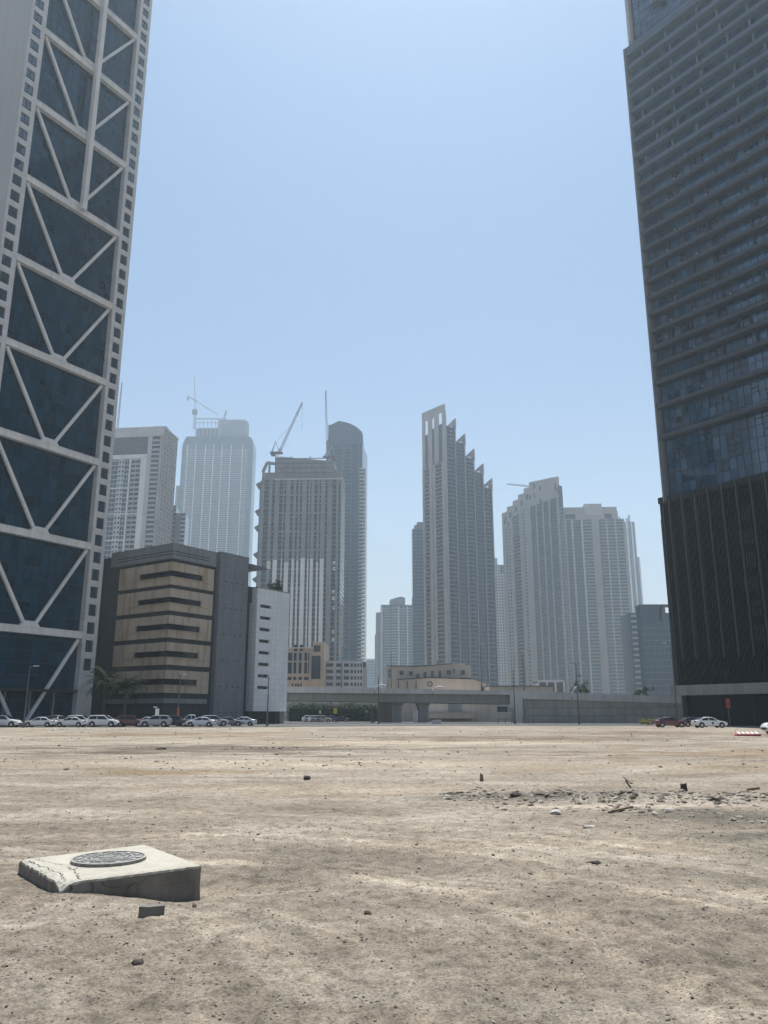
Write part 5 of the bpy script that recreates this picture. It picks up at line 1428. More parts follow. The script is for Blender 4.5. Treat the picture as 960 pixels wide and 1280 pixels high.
def make_beige_building():
    Y = 235; f = lambda px, py=850: at(px, py, Y).x
    root = thing('beige_villa_block', 'long low beige building with small windows behind the flyover', 'building', (f(483), Y, 0))
    F = Frame((f(483), Y), (1, .0)); s = lambda px: f(px) - f(483); z = lambda py: zat(530, py, Y)
    mb = MB(); mb.fprism(F, [(0, 0), (s(590), 0), (s(590), z(831)), (s(583), z(831)), (s(583), z(828.5)), (s(567), z(829)), (s(545), z(831)), (s(522), z(832.5)), (s(490), z(832)), (s(483), z(831))], -16, -3, M['beige2']); mb.build('wall', root)
    mb = MB(); mb.fprism(F, [(s(487), 0), (s(612), 0), (s(612), z(856)), (s(590), z(849)), (s(537), z(847.5)), (s(496), z(850)), (s(487), z(851))], -3.01, 0, M['beige2']); mb.build('wall', root)
    mb = MB(); mb.fprism(F, [(s(496), z(850)), (s(537), z(847.5)), (s(590), z(849)), (s(590), z(848)), (s(537), z(846.6)), (s(496), z(849))], -3.0, .25, M['mull']); mb.build('coping', root)
    mb = MB(); mb.fprism(F, [(0, z(831)), (s(490), z(832)), (s(522), z(832.5)), (s(545), z(831)), (s(567), z(829)), (s(567), z(828.2)), (s(545), z(830.2)), (s(522), z(831.6)), (s(490), z(831.2)), (0, z(830.2))], -4, -2.7, M['mull']); mb.build('coping', root)
    def win(px, py, w, h, n=-2.96):
        a, b = s(px - w / 2), s(px + w / 2); mb = MB(); mb.fbox(F, a, b, n - .1, n + .03, z(py + h / 2), z(py - h / 2), M['glassdeep']); wo = mb.build('window', root)
        mb = MB(); q = .12
        mb.fbox(F, a - q, a, n, n + .12, z(py + h / 2), z(py - h / 2), M['beige']); mb.fbox(F, b, b + q, n, n + .12, z(py + h / 2), z(py - h / 2), M['beige']); mb.fbox(F, a - q, b + q, n, n + .12, z(py - h / 2), z(py - h / 2) + q, M['beige']); mb.fbox(F, (a + b) / 2 - .05, (a + b) / 2 + .05, n + .03, n + .08, z(py + h / 2), z(py - h / 2), M['beige'])
        o = mb.build('frame', wo); o.location = (0, 0, 0)
    for px, py, w, h in ((487, 838, 2.2, 4), (487, 844, 2.0, 4), (502, 840.5, 4, 5), (514, 841, 4, 5), (523, 844, 2.6, 5), (532, 843, 2.6, 7), (541.5, 842, 2.6, 8), (551, 842, 2.8, 8), (562, 840, 4.2, 5.5), (569, 838, 1.2, 5), (580, 840, 4.2, 5.5)): win(px, py, w, h)
    for px, w in ((560, 3), (579, 3)): win(px, 847.5, w, 1.2)
    for px in (498, 509, 520):
        mb = MB(); mb.fbox(F, s(px) - .09, s(px) + .09, .02, .2, z(862), z(851.5), M['mull']); mb.build('drainpipe', root)
    mb = MB(); cx, cz, R = s(537.5), z(855), .72
    for i in range(24):
        a, b = 2 * PI * i / 24, 2 * PI * (i + 1) / 24
        mb.fprism(F, [(cx + R * math.cos(a), cz + R * math.sin(a)), (cx + R * math.cos(b), cz + R * math.sin(b)), (cx + R * .72 * math.cos(b), cz + R * .72 * math.sin(b)), (cx + R * .72 * math.cos(a), cz + R * .72 * math.sin(a))], .01, .14, M['mull'])
    mb.build('ring_emblem', root)
    mb = MB(); mb.fbox(F, s(548), s(548) + .35, -5, -4.5, z(836), z(825), M['greyc']); mb.build('flue', root)
    # long plain wall to the right and the storey seen below the bridge
    Yw = 226; g = lambda px, py=860: at(px, py, Yw).x
    root = thing('boundary_building', 'low beige annex with white framed windows under the flyover', 'building', (g(535), Yw, 0))
    F = Frame((g(535), Yw), (1, 0)); s = lambda px: g(px, 890) - g(535, 890); z = lambda py: zat(600, py, Yw)
    mb = MB(); mb.fbox(F, s(612), s(692), -10, 0, 0, z(858), M['beige2']); mb.fbox(F, 0, s(612), -10, -.3, 0, z(871), M['beige2']); mb.build('wall', root)
    mb = MB(); mb.fbox(F, s(612), s(692), -10, .3, z(858), z(857.2), M['mull']); mb.build('coping', root)
    mb = MB(); mb.fbox(F, -.2, s(590), -.29, 2.5, z(898), z(891), M['beige2']); mb.fbox(F, -.2, s(590), -.29, 2.7, z(891), z(889.6), M['offw']); mb.build('terrace', root)
    mb = MB(); mb.fbox(F, s(560), s(577), -.28, .1, z(889), z(876), M['greyc']); mb.build('doorway', root)
    for a, b in ((621, 634.5), (636.5, 645)):
        mb = MB(); mb.fbox(F, s(a), s(b), .0, .06, z(890), z(883), M['glassdeep']); w = mb.build('window', root)
        mb = MB(); q = .16
        for r in ((s(a) - q, s(b) + q, z(883), z(883) + q), (s(a) - q, s(b) + q, z(890) - q, z(890)), (s(a) - q, s(a), z(890), z(883)), (s(b), s(b) + q, z(890), z(883))): mb.fbox(F, r[0], r[1], .0, .14, r[2], r[3], M['white'])
        o = mb.build('frame', w); o.location = (0, 0, 0)
    # short beige wall by the left pier
    Yp = 200; xa, xb = at(472, 890, Yp).x, at(493, 890, Yp).x
    mb = MB(); mb.box(0, xb - xa, 0, .5, 0, zat(480, 879, Yp), M['beige']); mb.box(-.1, xb - xa + .1, -.1, .6, zat(480, 879, Yp), zat(480, 878, Yp), M['offw'])
    tag(mb.build('screen_wall', loc=(xa, Yp, 0)), 'short beige screen wall left of the flyover piers', 'wall')
    xa = at(519.5, 890, 182).x
    mb = MB(); mb.box(-.55, .55, -.3, .3, 0, 2.6, M['offw']); mb.box(-.62, .62, -.36, .36, 2.6, 2.75, M['kerb']); tag(mb.build('gate_post', loc=(xa, 182, 0)), 'pale stub pillar between the flyover piers', 'pillar')

# ------------------------------------------------------------------ road surfaces
def make_roads():
    asp, nt, b = new_mat('asphalt')
    p = gpos(nt); c = ramp(nt, noise(nt, p, .15, 5), [(.3, (.05, .05, .05)), (.7, (.085, .082, .078))]); c = mixc(nt, .5, c, ramp(nt, noise(nt, mapping(nt, p, (.05, 1, 1)), 1.0, 4), [(.4, (1, 1, 1)), (.7, (1.7, 1.6, 1.45))]), 'MULTIPLY')
    lnk(nt, c, b.inputs['Base Color']); b.inputs['Roughness'].default_value = .9
    def sheet(name, poly, z, m): mb = MB(); mb.face([(x, y, z) for x, y in poly], m); return struct(mb.build(name))
    sheet('road', [(-110, 116.5), (-25, 121), (12, 142), (70, 128), (140, 112), (140, 300), (-110, 300)], .03, asp)
    # dusty verge strip along the parked cars and pavement kerbs
    mb = MB(); mb.box(at(352, 903, 176).x, at(652, 903, 176).x, 173.5, 176.5, 0, .17, M['kerb']); struct(mb.build('pavement'))
    mb = MB(); mb.box(at(660, 905, 160).x, at(800, 905, 160).x, 158, 160.5, 0, .16, M['kerb']); struct(mb.build('pavement'))
    mb = MB(); mb.box(-30, 30, 204, 205.5, 0, .16, M['kerb']); struct(mb.build('kerb'))
    mb = MB()
    F = Frame((-24.8, 121.0), (37, 21)); mb.fbox(F, 0, 42, -.3, 0, 0, .13, M['kerb']); struct(mb.build('kerb'))

# ------------------------------------------------------------------ cars
CAR = {}
def car_proto(kind):
    """x forward, y left; parts: body, glass panels, wheels > rim, lights"""
    sedan = kind == 'sedan'; pick = kind == 'pickup'
    L, Wd = (4.65, 1.82) if sedan else ((5.2, 1.88) if pick else (4.6, 1.9))
    zr = 1.44 if sedan else (1.78 if pick else 1.70)
    hood = .92 if sedan else 1.05
    belt = .95 if sedan else 1.08
    # stations along the length: (x, top z, half width, glasshouse?)
    if sedan: st = [(-2.32, .80, .76), (-2.25, .98, .84), (-1.75, 1.03, .88), (-1.65, 1.05, .89), (-1.0, 1.38, .90), (-.45, 1.44, .91), (.25, 1.42, .91), (1.05, .99, .91), (1.15, .96, .90), (1.95, .84, .86), (2.25, .70, .78), (2.33, .55, .70)]
    elif pick: st = [(-2.6, .95, .85), (-2.55, 1.08, .92), (-.95, 1.08, .94), (-.85, 1.10, .94), (-.70, 1.72, .94), (-.2, 1.78, .94), (.35, 1.75, .94), (1.05, 1.14, .94), (1.15, 1.10, .93), (2.1, 1.02, .90), (2.5, .85, .84), (2.6, .6, .78)]
    else: st = [(-2.3, .95, .82), (-2.24, 1.15, .90), (-2.2, 1.20, .92), (-2.15, 1.25, .93), (-1.85, 1.64, .94), (-.9, 1.70, .95), (.3, 1.66, .95), (1.05, 1.12, .95), (1.15, 1.09, .94), (1.95, 1.00, .90), (2.22, .80, .84), (2.3, .55, .76)]
    paint = plain('paint_' + kind, (.7, .7, .7), .3, 0, .5, .8)
    ring = []
    for (x, zt, w) in st:
        gh = zt > belt + .18
        zb = .24 if abs(x) < L / 2 - .1 else .38
        zs = min(belt, zt - .06)
        rw = w * (.76 if gh else .93)
        ring.append([(x, w * .93, zb), (x, w, zb + .18), (x, w * 1.0, (zb + zs) / 2 + .05), (x, w * .97, zs), (x, rw, zt - .04), (x, rw * .72, zt + .01 if gh else zt)])
    mb = MB(); k = mb.mi(paint); o0 = 0
    full = [[(a, -y, z) for a, y, z in r] + [(a, y, z) for a, y, z in reversed(r)] for r in ring]
    n = len(full[0])
    for r in full: mb.v += r
    for i in range(len(full) - 1):
        for j in range(n):
            j2 = (j + 1) % n
            mb.f.append((i * n + j, (i + 1) * n + j, (i + 1) * n + j2, i * n + j2)); mb.m.append(k)
    mb.f.append(tuple(range(n))); mb.m.append(k); mb.f.append(tuple(reversed(range((len(full) - 1) * n, len(full) * n)))); mb.m.append(k)
    root = bpy.data.objects.new('car_master', None)
    bodyo = mb.build('body', None, smooth=False); bodyo.parent = root
    for p_ in bodyo.data.polygons: p_.use_smooth = True
    try: bodyo.data.set_sharp_from_angle(angle=math.radians(40))
    except Exception: pass
    bodyo.material_slots[0].link = 'OBJECT'; bodyo.material_slots[0].material = paint
    parts = [bodyo]
    G = M['carglass']
    def add(mb, name): o = mb.build(name); o.parent = root; parts.append(o); return o
    gl = [s for s in range(len(st)) if st[s][1] > belt + .18]
    a, b = gl[0], gl[-1]
    def lerp(p, q, t): return tuple(u + (v - u) * t for u, v in zip(p, q))
    # windscreen and rear screen: quads over the sloping panels
    for (i0, i1, nm) in ((b, b + 1, 'windscreen'),) + (() if pick and False else ((a, a - 1, 'rear_window'),)):
        T, B = ring[i0], ring[i1]
        tp, bt = T[5], B[5]; dx = .02 if nm == 'windscreen' else -.02
        q = [(bt[0] + dx, -B[4][1] * .84, bt[2] + .045), (bt[0] + dx, B[4][1] * .84, bt[2] + .045), (tp[0] + dx, T[4][1] * .92, tp[2] - .015), (tp[0] + dx, -T[4][1] * .92, tp[2] - .015)]
        q = [(x, y, z + .022) for x, y, z in q]
        if nm == 'rear_window': q = q[::-1]
        mb = MB(); mb.face(q, G); add(mb, nm)
    for sgn in (1, -1):
        # side windows: front and rear, split by a pillar
        xs = [st[a - 1][0] + .16, st[a][0] + .05, (st[a][0] + st[b][0]) / 2 + .05, st[b][0] - .02, st[b + 1][0] - .22]
        def pt(x, up):
            i = max(0, min(len(st) - 2, max(j for j in range(len(st)) if st[j][0] <= x)))
            t = (x - st[i][0]) / (st[i + 1][0] - st[i][0]); lo = lerp(ring[i][3], ring[i + 1][3], t); hi = lerp(ring[i][4], ring[i + 1][4], t)
            p_ = lerp(lo, hi, up); return (p_[0], sgn * (p_[1] + .012), p_[2])
        for (xa, xb) in ((xs[0], xs[2] - .05), (xs[2] + .05, xs[4])):
            m_ = (xa + xb) / 2
            pts = [pt(xa + (.05 if xa == xs[0] else 0), .10), pt(xb - (.02 if xb == xs[4] else 0), .10)]
            if xb == xs[4]: pts += [pt(xs[3], .90), pt(xa, .90)]
            else: pts += [pt(xb, .90), pt(xs[1], .88)]
            mb = MB(); mb.face(pts if sgn < 0 else pts[::-1], G); add(mb, 'side_window')
        mb = MB(); x = st[b + 1][0] - .35; mb.hexa([(x - .08, sgn * .93, belt + .03), (x + .08, sgn * .93, belt + .03), (x + .05, sgn * 1.10, belt + .05), (x - .08, sgn * 1.10, belt + .05), (x - .08, sgn * .93, belt + .17), (x + .06, sgn * .93, belt + .16), (x + .03, sgn * 1.09, belt + .18), (x - .08, sgn * 1.09, belt + .19)], M['carblack']); add(mb, 'mirror')
        hx = st[-2][0]; mb = MB(); zl = .68 if sedan else .85
        mb.hexa([(hx - .34, sgn * .62, zl - .05), (hx - .03, sgn * .50, zl - .10), (hx + .035, sgn * .62, zl - .08), (hx - .30, sgn * .885, zl - .03), (hx - .34, sgn * .62, zl + .09), (hx - .05, sgn * .50, zl + .03), (hx - .0, sgn * .64, zl + .04), (hx - .30, sgn * .872, zl + .10)], M['lens']); add(mb, 'headlight')
        mb = MB(); tx = st[0][0]; zl = .86 if sedan else 1.02; mb.box(tx - .015, tx + .18, min(sgn * .56, sgn * .875), max(sgn * .56, sgn * .875), zl - .10, zl + .08, M['redlens']); add(mb, 'tail_light')
    mb = MB(); mb.box(st[-1][0] - .10, st[-1][0] + .02, -.45, .45, .42, .62, M['carblack']); add(mb, 'grille')
    wr = .325 if sedan else .37
    for wx in (-L * .295, L * .305):
        for sgn in (1, -1):
            y = sgn * (Wd / 2 - .03)
            mb = MB(); mb.tube((wx, y - sgn * .20, wr), (wx, y + sgn * .045, wr), wr, wr, M['tyre'], 20); 
            mb.tube((wx, y - sgn * .05, wr + .03), (wx, y + sgn * .035, wr + .03), wr + .075, wr + .075, M['carblack'], 20)
            w = add(mb, 'wheel')
            mb = MB(); mb.tube((wx, y + sgn * .03, wr), (wx, y + sgn * .058, wr), wr * .62, wr * .58, M['rim'], 14)
            for q in range(5):
                an = q * 2 * PI / 5; mb.bar((wx, y + sgn * .062, wr), (wx + math.cos(an) * wr * .58, y + sgn * .062, wr + math.sin(an) * wr * .58), .05, .012, M['rim'], (0, sgn, 0))
            r_ = mb.build('rim'); r_.parent = w; parts.append(r_)
    for p_ in parts:
        for c_ in p_.users_collection: c_.objects.unlink(p_)
    CAR[kind] = (root, parts)
PAINT = {}
def car(kind, px, py, rot, Y, colr, label, group, name='parked_car', z=0.03, extra=None):
    """px = screen x of the car's centre, heading rot degrees (0 = facing +x)"""
    root0, parts = CAR[kind]
    g = at(px, 905, Y)
    t = root0.copy(); COL.objects.link(t); t.name = name; t.location = (g.x, Y, z); t.rotation_euler = (0, 0, math.radians(rot)); tag(t, label, 'car', group)
    t.scale = (1, 1, 1)
    mp = {}
    if colr not in PAINT:
        col = {'white': (.72, .72, .72), 'silver': (.42, .42, .43), 'red': (.11, .012, .015), 'black': (.012, .013, .016), 'navy': (.02, .03, .055), 'grey': (.16, .16, .17), 'beige': (.48, .44, .38)}[colr]
        PAINT[colr] = plain('car_paint_' + colr, col, .28, 0, .5, .8)
    for p_ in parts:
        c_ = p_.copy(); COL.objects.link(c_); c_.parent = mp.get(p_.parent, t); mp[p_] = c_
        if p_.name.startswith('body'): c_.material_slots[0].link = 'OBJECT'; c_.material_slots[0].material = PAINT[colr]
    return t

def make_cars():
    M['carglass'] = plain('car_glass', (.012, .014, .017), .05, 0, .6, .3); M['carblack'] = plain('car_trim', (.012, .012, .013), .5); M['tyre'] = plain('tyre_rubber', (.018, .018, .018), .85)
    M['rim'] = plain('alloy_rim', (.42, .42, .43), .35, .6); M['lens'] = plain('lamp_lens', (.55, .57, .6), .12, 0, .6, .5); M['redlens'] = plain('tail_lens', (.30, .015, .015), .2, 0, .6, .5)
    for k in ('sedan', 'suv', 'pickup'): car_proto(k)
    gl = 'cars parked along the left side of the lot'; gr = 'cars parked by the right tower'; gb = 'cars parked beyond the flyover'
    for a in (
        ('suv', 5, 0, 2, 121, 'white', 'white off-roader cut by the left picture edge', gl),
        ('sedan', 50, 0, 182, 121.5, 'white', 'white sedan in front of the slanted tower brace, nose to the left', gl),
        ('suv', 71, 0, 92, 127.5, 'silver', 'silver van seen end-on between two white cars', gl),
        ('sedan', 89.5, 0, 178, 122, 'white', 'low white hatchback in front of the pale tower column', gl),
        ('suv', 101, 0, 4, 128.5, 'white', 'white wagon parked behind the low white hatchback', gl),
        ('suv', 129, 0, 2, 123, 'white', 'large white crossover right of the pale tower column', gl),
        ('suv', 134, 0, 4, 129, 'white', 'white car mostly hidden behind the large white crossover', gl),
        ('suv', 164, 0, 1, 124.5, 'red', 'dark red crossover under the palm', gl),
        ('sedan', 184, 0, 182, 130, 'white', 'white sedan half hidden behind the silver crossover', gl),
        ('suv', 194.5, 0, 185, 124.5, 'silver', 'silver grey crossover below the small white signboard', gl),
        ('suv', 219, 0, 3, 127, 'black', 'black off-roader in front of the dark garage wall', gl),
        ('pickup', 238, 0, 190, 131, 'white', 'white pickup right of the black off-roader', gl),
        ('sedan', 251, 0, 183, 126, 'white', 'white sedan at the foot of the grey pylon', gl),
        ('suv', 268, 0, 12, 132, 'silver', 'silver wagon behind the white sedan at the grey pylon', gl),
        ('sedan', 287, 0, 5, 134, 'grey', 'grey sedan at the right end of the left parking row', gl),
        ('sedan', 303, 0, 181, 138, 'white', 'white sedan before the opening of the white block', gl),
        ('sedan', 837, 0, 0, 121, 'red', 'dark red sedan before the end of the ramp wall', gr),
        ('sedan', 868, 0, 2, 126, 'black', 'black sedan partly behind the white sedan at the dark tower', gr),
        ('sedan', 886.5, 0, 0, 116.5, 'white', 'white sedan with a small dark door emblem at the dark tower', gr),
        ('suv', 388, 0, 20, 232, 'white', 'white car furthest left before the hedge beyond the flyover', gb),
        ('suv', 396, 0, 20, 226, 'white', 'white wagon second from left before the hedge beyond the flyover', gb),
        ('suv', 404, 0, 2, 220, 'beige', 'beige wagon below the yellow sign beyond the flyover', gb),
        ('suv', 415, 0, 5, 228, 'navy', 'navy car between beige wagon and black sedan beyond the flyover', gb),
        ('sedan', 425, 0, 178, 221, 'black', 'black sedan furthest right before the hedge beyond the flyover', gb)):
        c = car(a[0], a[1], 0, a[2 + 1], a[4], a[5], a[6], a[7])
        if 'emblem' in a[6]:
            mb = MB(); mb.tube((.15, -.925, .62), (.15, -.935, .62), .16, .16, plain('emblem_dark', (.03, .05, .05), .5), 12); o = mb.build('emblem', c); o.location = (0, 0, 0)
    g = gnd(956, 920); t = car('suv', 987.5, 0, 178, 73, 'white', 'white car nosing in at the right picture edge', gr, z=.02)

# ------------------------------------------------------------------ street furniture
def lamp(px, pyb, pyt, Y, label, arm=(1.6, 0), zb=None, white=False, double=False, r=.11):
    g = at(px, pyb, Y); zb = 0 if zb is None else zb; h = zat(px, pyt, Y) - zb
    t = thing('street_lamp', label, 'street lamp', (g.x, Y, zb), 'street lamps')
    m = M['lampw'] if white else M['lamp']
    mb = MB(); mb.tube((0, 0, 0), (0, 0, h), r * 1.25, r * .6, m, 8); mb.tube((0, 0, 0), (0, 0, .5), r * 2, r * 1.8, m, 8); o = mb.build('pole', t); o.location = (0, 0, 0)
    for sg in ((1, -1) if double else (1,)):
        ax = arm[0] * sg
        mb = MB(); p0 = Vector((0, 0, h - .3))
        for k in range(4):
            f = (k + 1) / 4; q = Vector((ax * f, arm[1] * f, h - .3 + .35 * math.sin(f * PI / 2))); mb.tube(p0, q, r * .5, r * .45, m, 6); p0 = q
        o = mb.build('arm', t); o.location = (0, 0, 0)
        mb = MB(); s = 1 if ax >= 0 else -1; mb.hexa([(p0.x - .05, p0.y - .16, p0.z - .07), (p0.x + .75 * s, p0.y - .12, p0.z - .02), (p0.x + .75 * s, p0.y + .12, p0.z - .02), (p0.x - .05, p0.y + .16, p0.z - .07), (p0.x - .05, p0.y - .14, p0.z + .09), (p0.x + .7 * s, p0.y - .08, p0.z + .06), (p0.x + .7 * s, p0.y + .08, p0.z + .06), (p0.x - .05, p0.y + .14, p0.z + .09)], M['lampw']); o = mb.build('lamp_head', t); o.location = (0, 0, 0)
    return t
def make_street():
    zd = lambda px, py, Y: zat(px, py, Y)
    lamp(30, 903, 833, 117, 'tall street lamp in front of the braced tower glass', (.6, 0))
    l = lamp(222, 900, 843, 134, 'lamp post with an orange wrap in front of the garage', (.3, .6))
    mb = MB(); mb.tube((0, 0, 1.2), (0, 0, 2.9), .20, .18, M['orange'], 10); o = mb.build('wrap', l); o.location = (0, 0, 0)
    lamp(334, 903, 847, 126, 'lamp post in front of the white slotted block', (.2, .6))
    lamp(427, 863, 807, 186.5, 'lamp on the flyover before the pale car park block', (.2, .9), zd(427, 863, 186.5))
    lamp(473, 903, 844, 172, 'lamp standing on the pavement left of the flyover piers', (.25, .8))
    lamp(489, 858, 816, 196, 'lamp on the flyover before the left end of the beige building', (.2, .9), zd(489, 866, 196))
    lamp(602, 863, 805, 186.5, 'lamp on the flyover with a dark box at its foot', (.3, .9), zd(602, 866, 186.5))
    a = at(602, 861, 186); t = tag_box('junction_box', a.x, 184.7, a.z - .5, .28, .25, .9, M['craned'], 'dark junction box on the flyover parapet', 'junction box')
    lamp(644, 904, 837, 172, 'lamp on the pavement at the corner of the flyover abutment', (.25, .8))
    lamp(655, 864, 815, 187.5, 'lamp above the start of the ramp wall', (.2, .9), zd(655, 868, 187.5))
    l = lamp(724, 904, 829, 158, 'double armed lamp in front of the ramp wall', (.9, 0), double=True)
    mb = MB(); mb.box(-.1, .9, -.1, .1, 9.0, 9.25, M['lamp']); mb.box(.7, .95, -.15, .15, 8.4, 9.0, M['lampw']); o = mb.build('camera_bracket', l); o.location = (0, 0, 0)
    l = lamp(847.5, 905, 804, 138, 'tall lamp beside the corner of the dark finned podium', (-.8, 0), r=.12)
    # white curved lamp arms reaching over the parapet
    for px, py, Y, lab in ((547, 860, 183.5, 'white curved lamp arm over the flyover in front of the ring emblem'), (475, 857.5, 183.5, 'white curved lamp arm over the left flyover parapet'), (716, 862, 175, 'white curved lamp arm left of the tree on the ramp wall')):
        a = at(px, py, Y); t = thing('lamp_arm', lab, 'street lamp', (a.x, Y, a.z - .9), 'street lamps'); mb = MB(); p0 = Vector((-1.2, 0, 0)); pts = [(-1.2, .1), (-1.1, .45), (-.6, .85), (0, 1.1), (.7, 1.15), (1.3, .95)] if px < 700 else [(-.3, -.6), (-.2, 0), (.0, .5), (.4, 1.1), (.8, 1.4), (1.1, 1.5)]
        for (x0, z0), (x1, z1), w in zip(pts[:-1], pts[1:], (.08, .1, .14, .18, .16)): mb.tube((x0, 0, z0), (x1, 0, z1), w, w * 1.1, M['lampw'], 8)
        o = mb.build('arm', t); o.location = (0, 0, 0)
        mb = MB(); mb.bar((pts[0][0], .1, -1.2), (pts[0][0], .1, .15), .12, .12, M['lamp']); o = mb.build('bracket', t); o.location = (0, 0, 0)
    # signs
    g = at(196, 900, 131); t = thing('signboard', 'small white signboard on a post in front of the garage', 'sign', (g.x, 131, 0)); mb = MB(); mb.tube((0, 0, 0), (0, 0, 3.2), .05, .05, M['lamp'], 6); o = mb.build('post', t); o.location = (0, 0, 0)
    mb = MB(); mb.box(-.30, .30, -.09, -.055, 1.45, 2.75, M['whitep']); o = mb.build('panel', t); o.location = (0, 0, 0); mb = MB(); mb.box(-.65, -.1, -.08, .02, 2.85, 3.05, M['lampw']); o = mb.build('bracket', t); o.location = (0, 0, 0)
    def sign(px, pyt, pyb, Y, label, shape, m):
        g = at(px, 900, Y); zt, zb = zat(px, pyt, Y), zat(px, pyb, Y); t = thing('road_sign', label, 'sign', (g.x, Y, 0)); mb = MB(); mb.tube((0, 0, 0), (0, 0, zt), .05, .05, M['lamp'], 6); o = mb.build('post', t); o.location = (0, 0, 0)
        F = Frame((0, 0), (1, 0)); w = (zt - zb) * (.32 if shape == 'rect' else .6); mb = MB()
        mb.fprism(F, [(-w, zb), (w, zb), (w, zt), (-w, zt)] if shape == 'rect' else [(0, zb), (w, zt), (-w, zt)], .06, .1, m); o = mb.build('panel', t); o.location = (0, 0, 0)
    sign(419, 885, 892, 216, 'yellow sign board beyond the flyover', 'rect', M['yellow']); sign(458, 888, 892, 200, 'white downward triangle sign left of the flyover screen wall', 'tri', M['whitep']); sign(400, 888, 892, 216, 'small white sign board above the beige wagon', 'rect', M['whitep'])
    # concrete blocks, bollards near the piers
    g = at(546, 901, 169); mb = MB(); mb.hexa([(-1.2, -.4, 0), (1.0, -.4, 0), (1.1, .4, 0), (-1.2, .4, 0), (-.9, -.25, .75), (.75, -.25, .95), (.8, .25, .95), (-.9, .25, .75)], M['kerb']); tag(mb.build('concrete_block', loc=(g.x, 169, 0)), 'grey concrete block on the kerb in front of the flyover piers', 'concrete block')
    g = at(632, 900, 171)
    t = thing('guard_rail', 'short metal guard rail in front of the beige annex', 'railing', (g.x, 171, 0))
    for k in range(3): mb = MB(); mb.tube((-1.6 + k * 1.6, 0, 0), (-1.6 + k * 1.6, 0, 1.0), .05, .05, M['lamp'], 6); o = mb.build('post', t); o.location = (0, 0, 0)
    mb = MB(); mb.bar((-1.7, 0, .98), (1.7, 0, .98), .08, .08, M['lamp']); mb.bar((-1.7, 0, .5), (1.7, 0, .5), .06, .06, M['lamp']); o = mb.build('rail', t); o.location = (0, 0, 0)
    g = at(466, 900, 190); mb = MB(); mb.box(-.5, .5, -.4, .4, 0, 2.1, M['craned']); mb.box(-.55, .55, -.45, .45, 2.1, 2.25, M['greyd']); tag(mb.build('utility_cabinet', loc=(g.x, 190, 0)), 'dark utility cabinet at the end of the hedge', 'cabinet')
def tag_box(name, x, y, z, hw, hd, h, m, label, cat):
    mb = MB(); mb.box(-hw, hw, -hd, hd, 0, h, m); mb.box(-hw * 1.1, hw * 1.1, -hd * 1.1, hd * 1.1, h, h + .08, m); return tag(mb.build(name, loc=(x, y, z)), label, cat)

def make_plants(garage):
    FR, w0, w1, zt = garage
    palm(154, 906, 861, 138, 'broad date palm in front of the beige garage corner', 4.4, 46, 21)
    palm(127, 906, 852, 141, 'palm half hidden behind the pale tower column', 4.6, 46, 22)
    p = FR.p((w0 + w1) * .5 + 2.0, -1.5, 0)
    t = tree(346, 742, 726, p.y, 4.6, 'bushy shrub growing on the roof of the white block', M['leafd'], 'shrub', 'shrub', zt + .2, False)
    # hedge beyond the flyover
    rnd = random.Random(31); x0, x1 = at(362, 890, 245).x, at(472, 890, 245).x; H = zat(420, 879, 245)
    t = thing('hedge', 'long dark green hedge seen beneath the flyover', 'hedge', ((x0 + x1) / 2, 245, 0)); mb = MB()
    n = 46
    for i in range(n):
        x = (x0 - x1) / 2 + (x1 - x0) * i / (n - 1); h = H * (.88 + .16 * rnd.random())
        for z in (.25, .55, .82): leaves(mb, (x, rnd.uniform(-1, 1), h * z), 1.25, 75, .22, M['leaf'], rnd, 1.0)
    o = mb.build('foliage', t); o.location = (0, 0, 0)
    mb = MB(); mb.box((x0 - x1) / 2, (x1 - x0) / 2, -.5, .8, 0, H * .7, M['leafd']); o = mb.build('stems', t); o.location = (0, 0, 0)
    # pale wall behind hedge
    mb = MB(); xa, xb = at(356, 880, 262).x, at(480, 880, 262).x; mb.box(0, xb - xa, 0, .6, 0, zat(420, 872, 262), M['beige2']); mb.box(-.1, xb - xa + .1, -.1, .7, zat(420, 872, 262), zat(420, 871.3, 262), M['offw']); tag(mb.build('boundary_wall', loc=(xa, 262, 0)), 'pale beige boundary wall showing above the hedge', 'wall')
    tree(726, 866, 850, 190, 4.0, 'round green tree rising over the ramp wall beside a lamp', M['leaf'], zb=4.6)
    for px, yt, w, lab in ((798, 861, 3.2, 'low shrub over the ramp wall, left of a wider one'), (808, 857, 4.2, 'wider dark shrub over the ramp wall near the dark glass block')): tree(px, 871, yt, 190, w, lab, M['leafd'], 'shrub', 'shrub', 4.4, False)
    rnd = random.Random(40)
    a, b = at(801, 905, 145), at(820, 905, 145); t = thing('low_bush', 'yellow green bush row at the foot of the ramp wall', 'bush', ((a.x + b.x) / 2, 145, 0)); mb = MB()
    for i in range(9): leaves(mb, ((b.x - a.x) * (i / 8 - .5), rnd.uniform(-.5, .5), .55 + .15 * rnd.random()), .75, 90, .12, M['leafy'], rnd, .8)
    o = mb.build('foliage', t); o.location = (0, 0, 0)
    tree(462, 900, 878, 205, 2.8, 'dark trimmed tree at the right end of the hedge under the flyover', M['leafd'], 'shrub', 'shrub', 0, False)

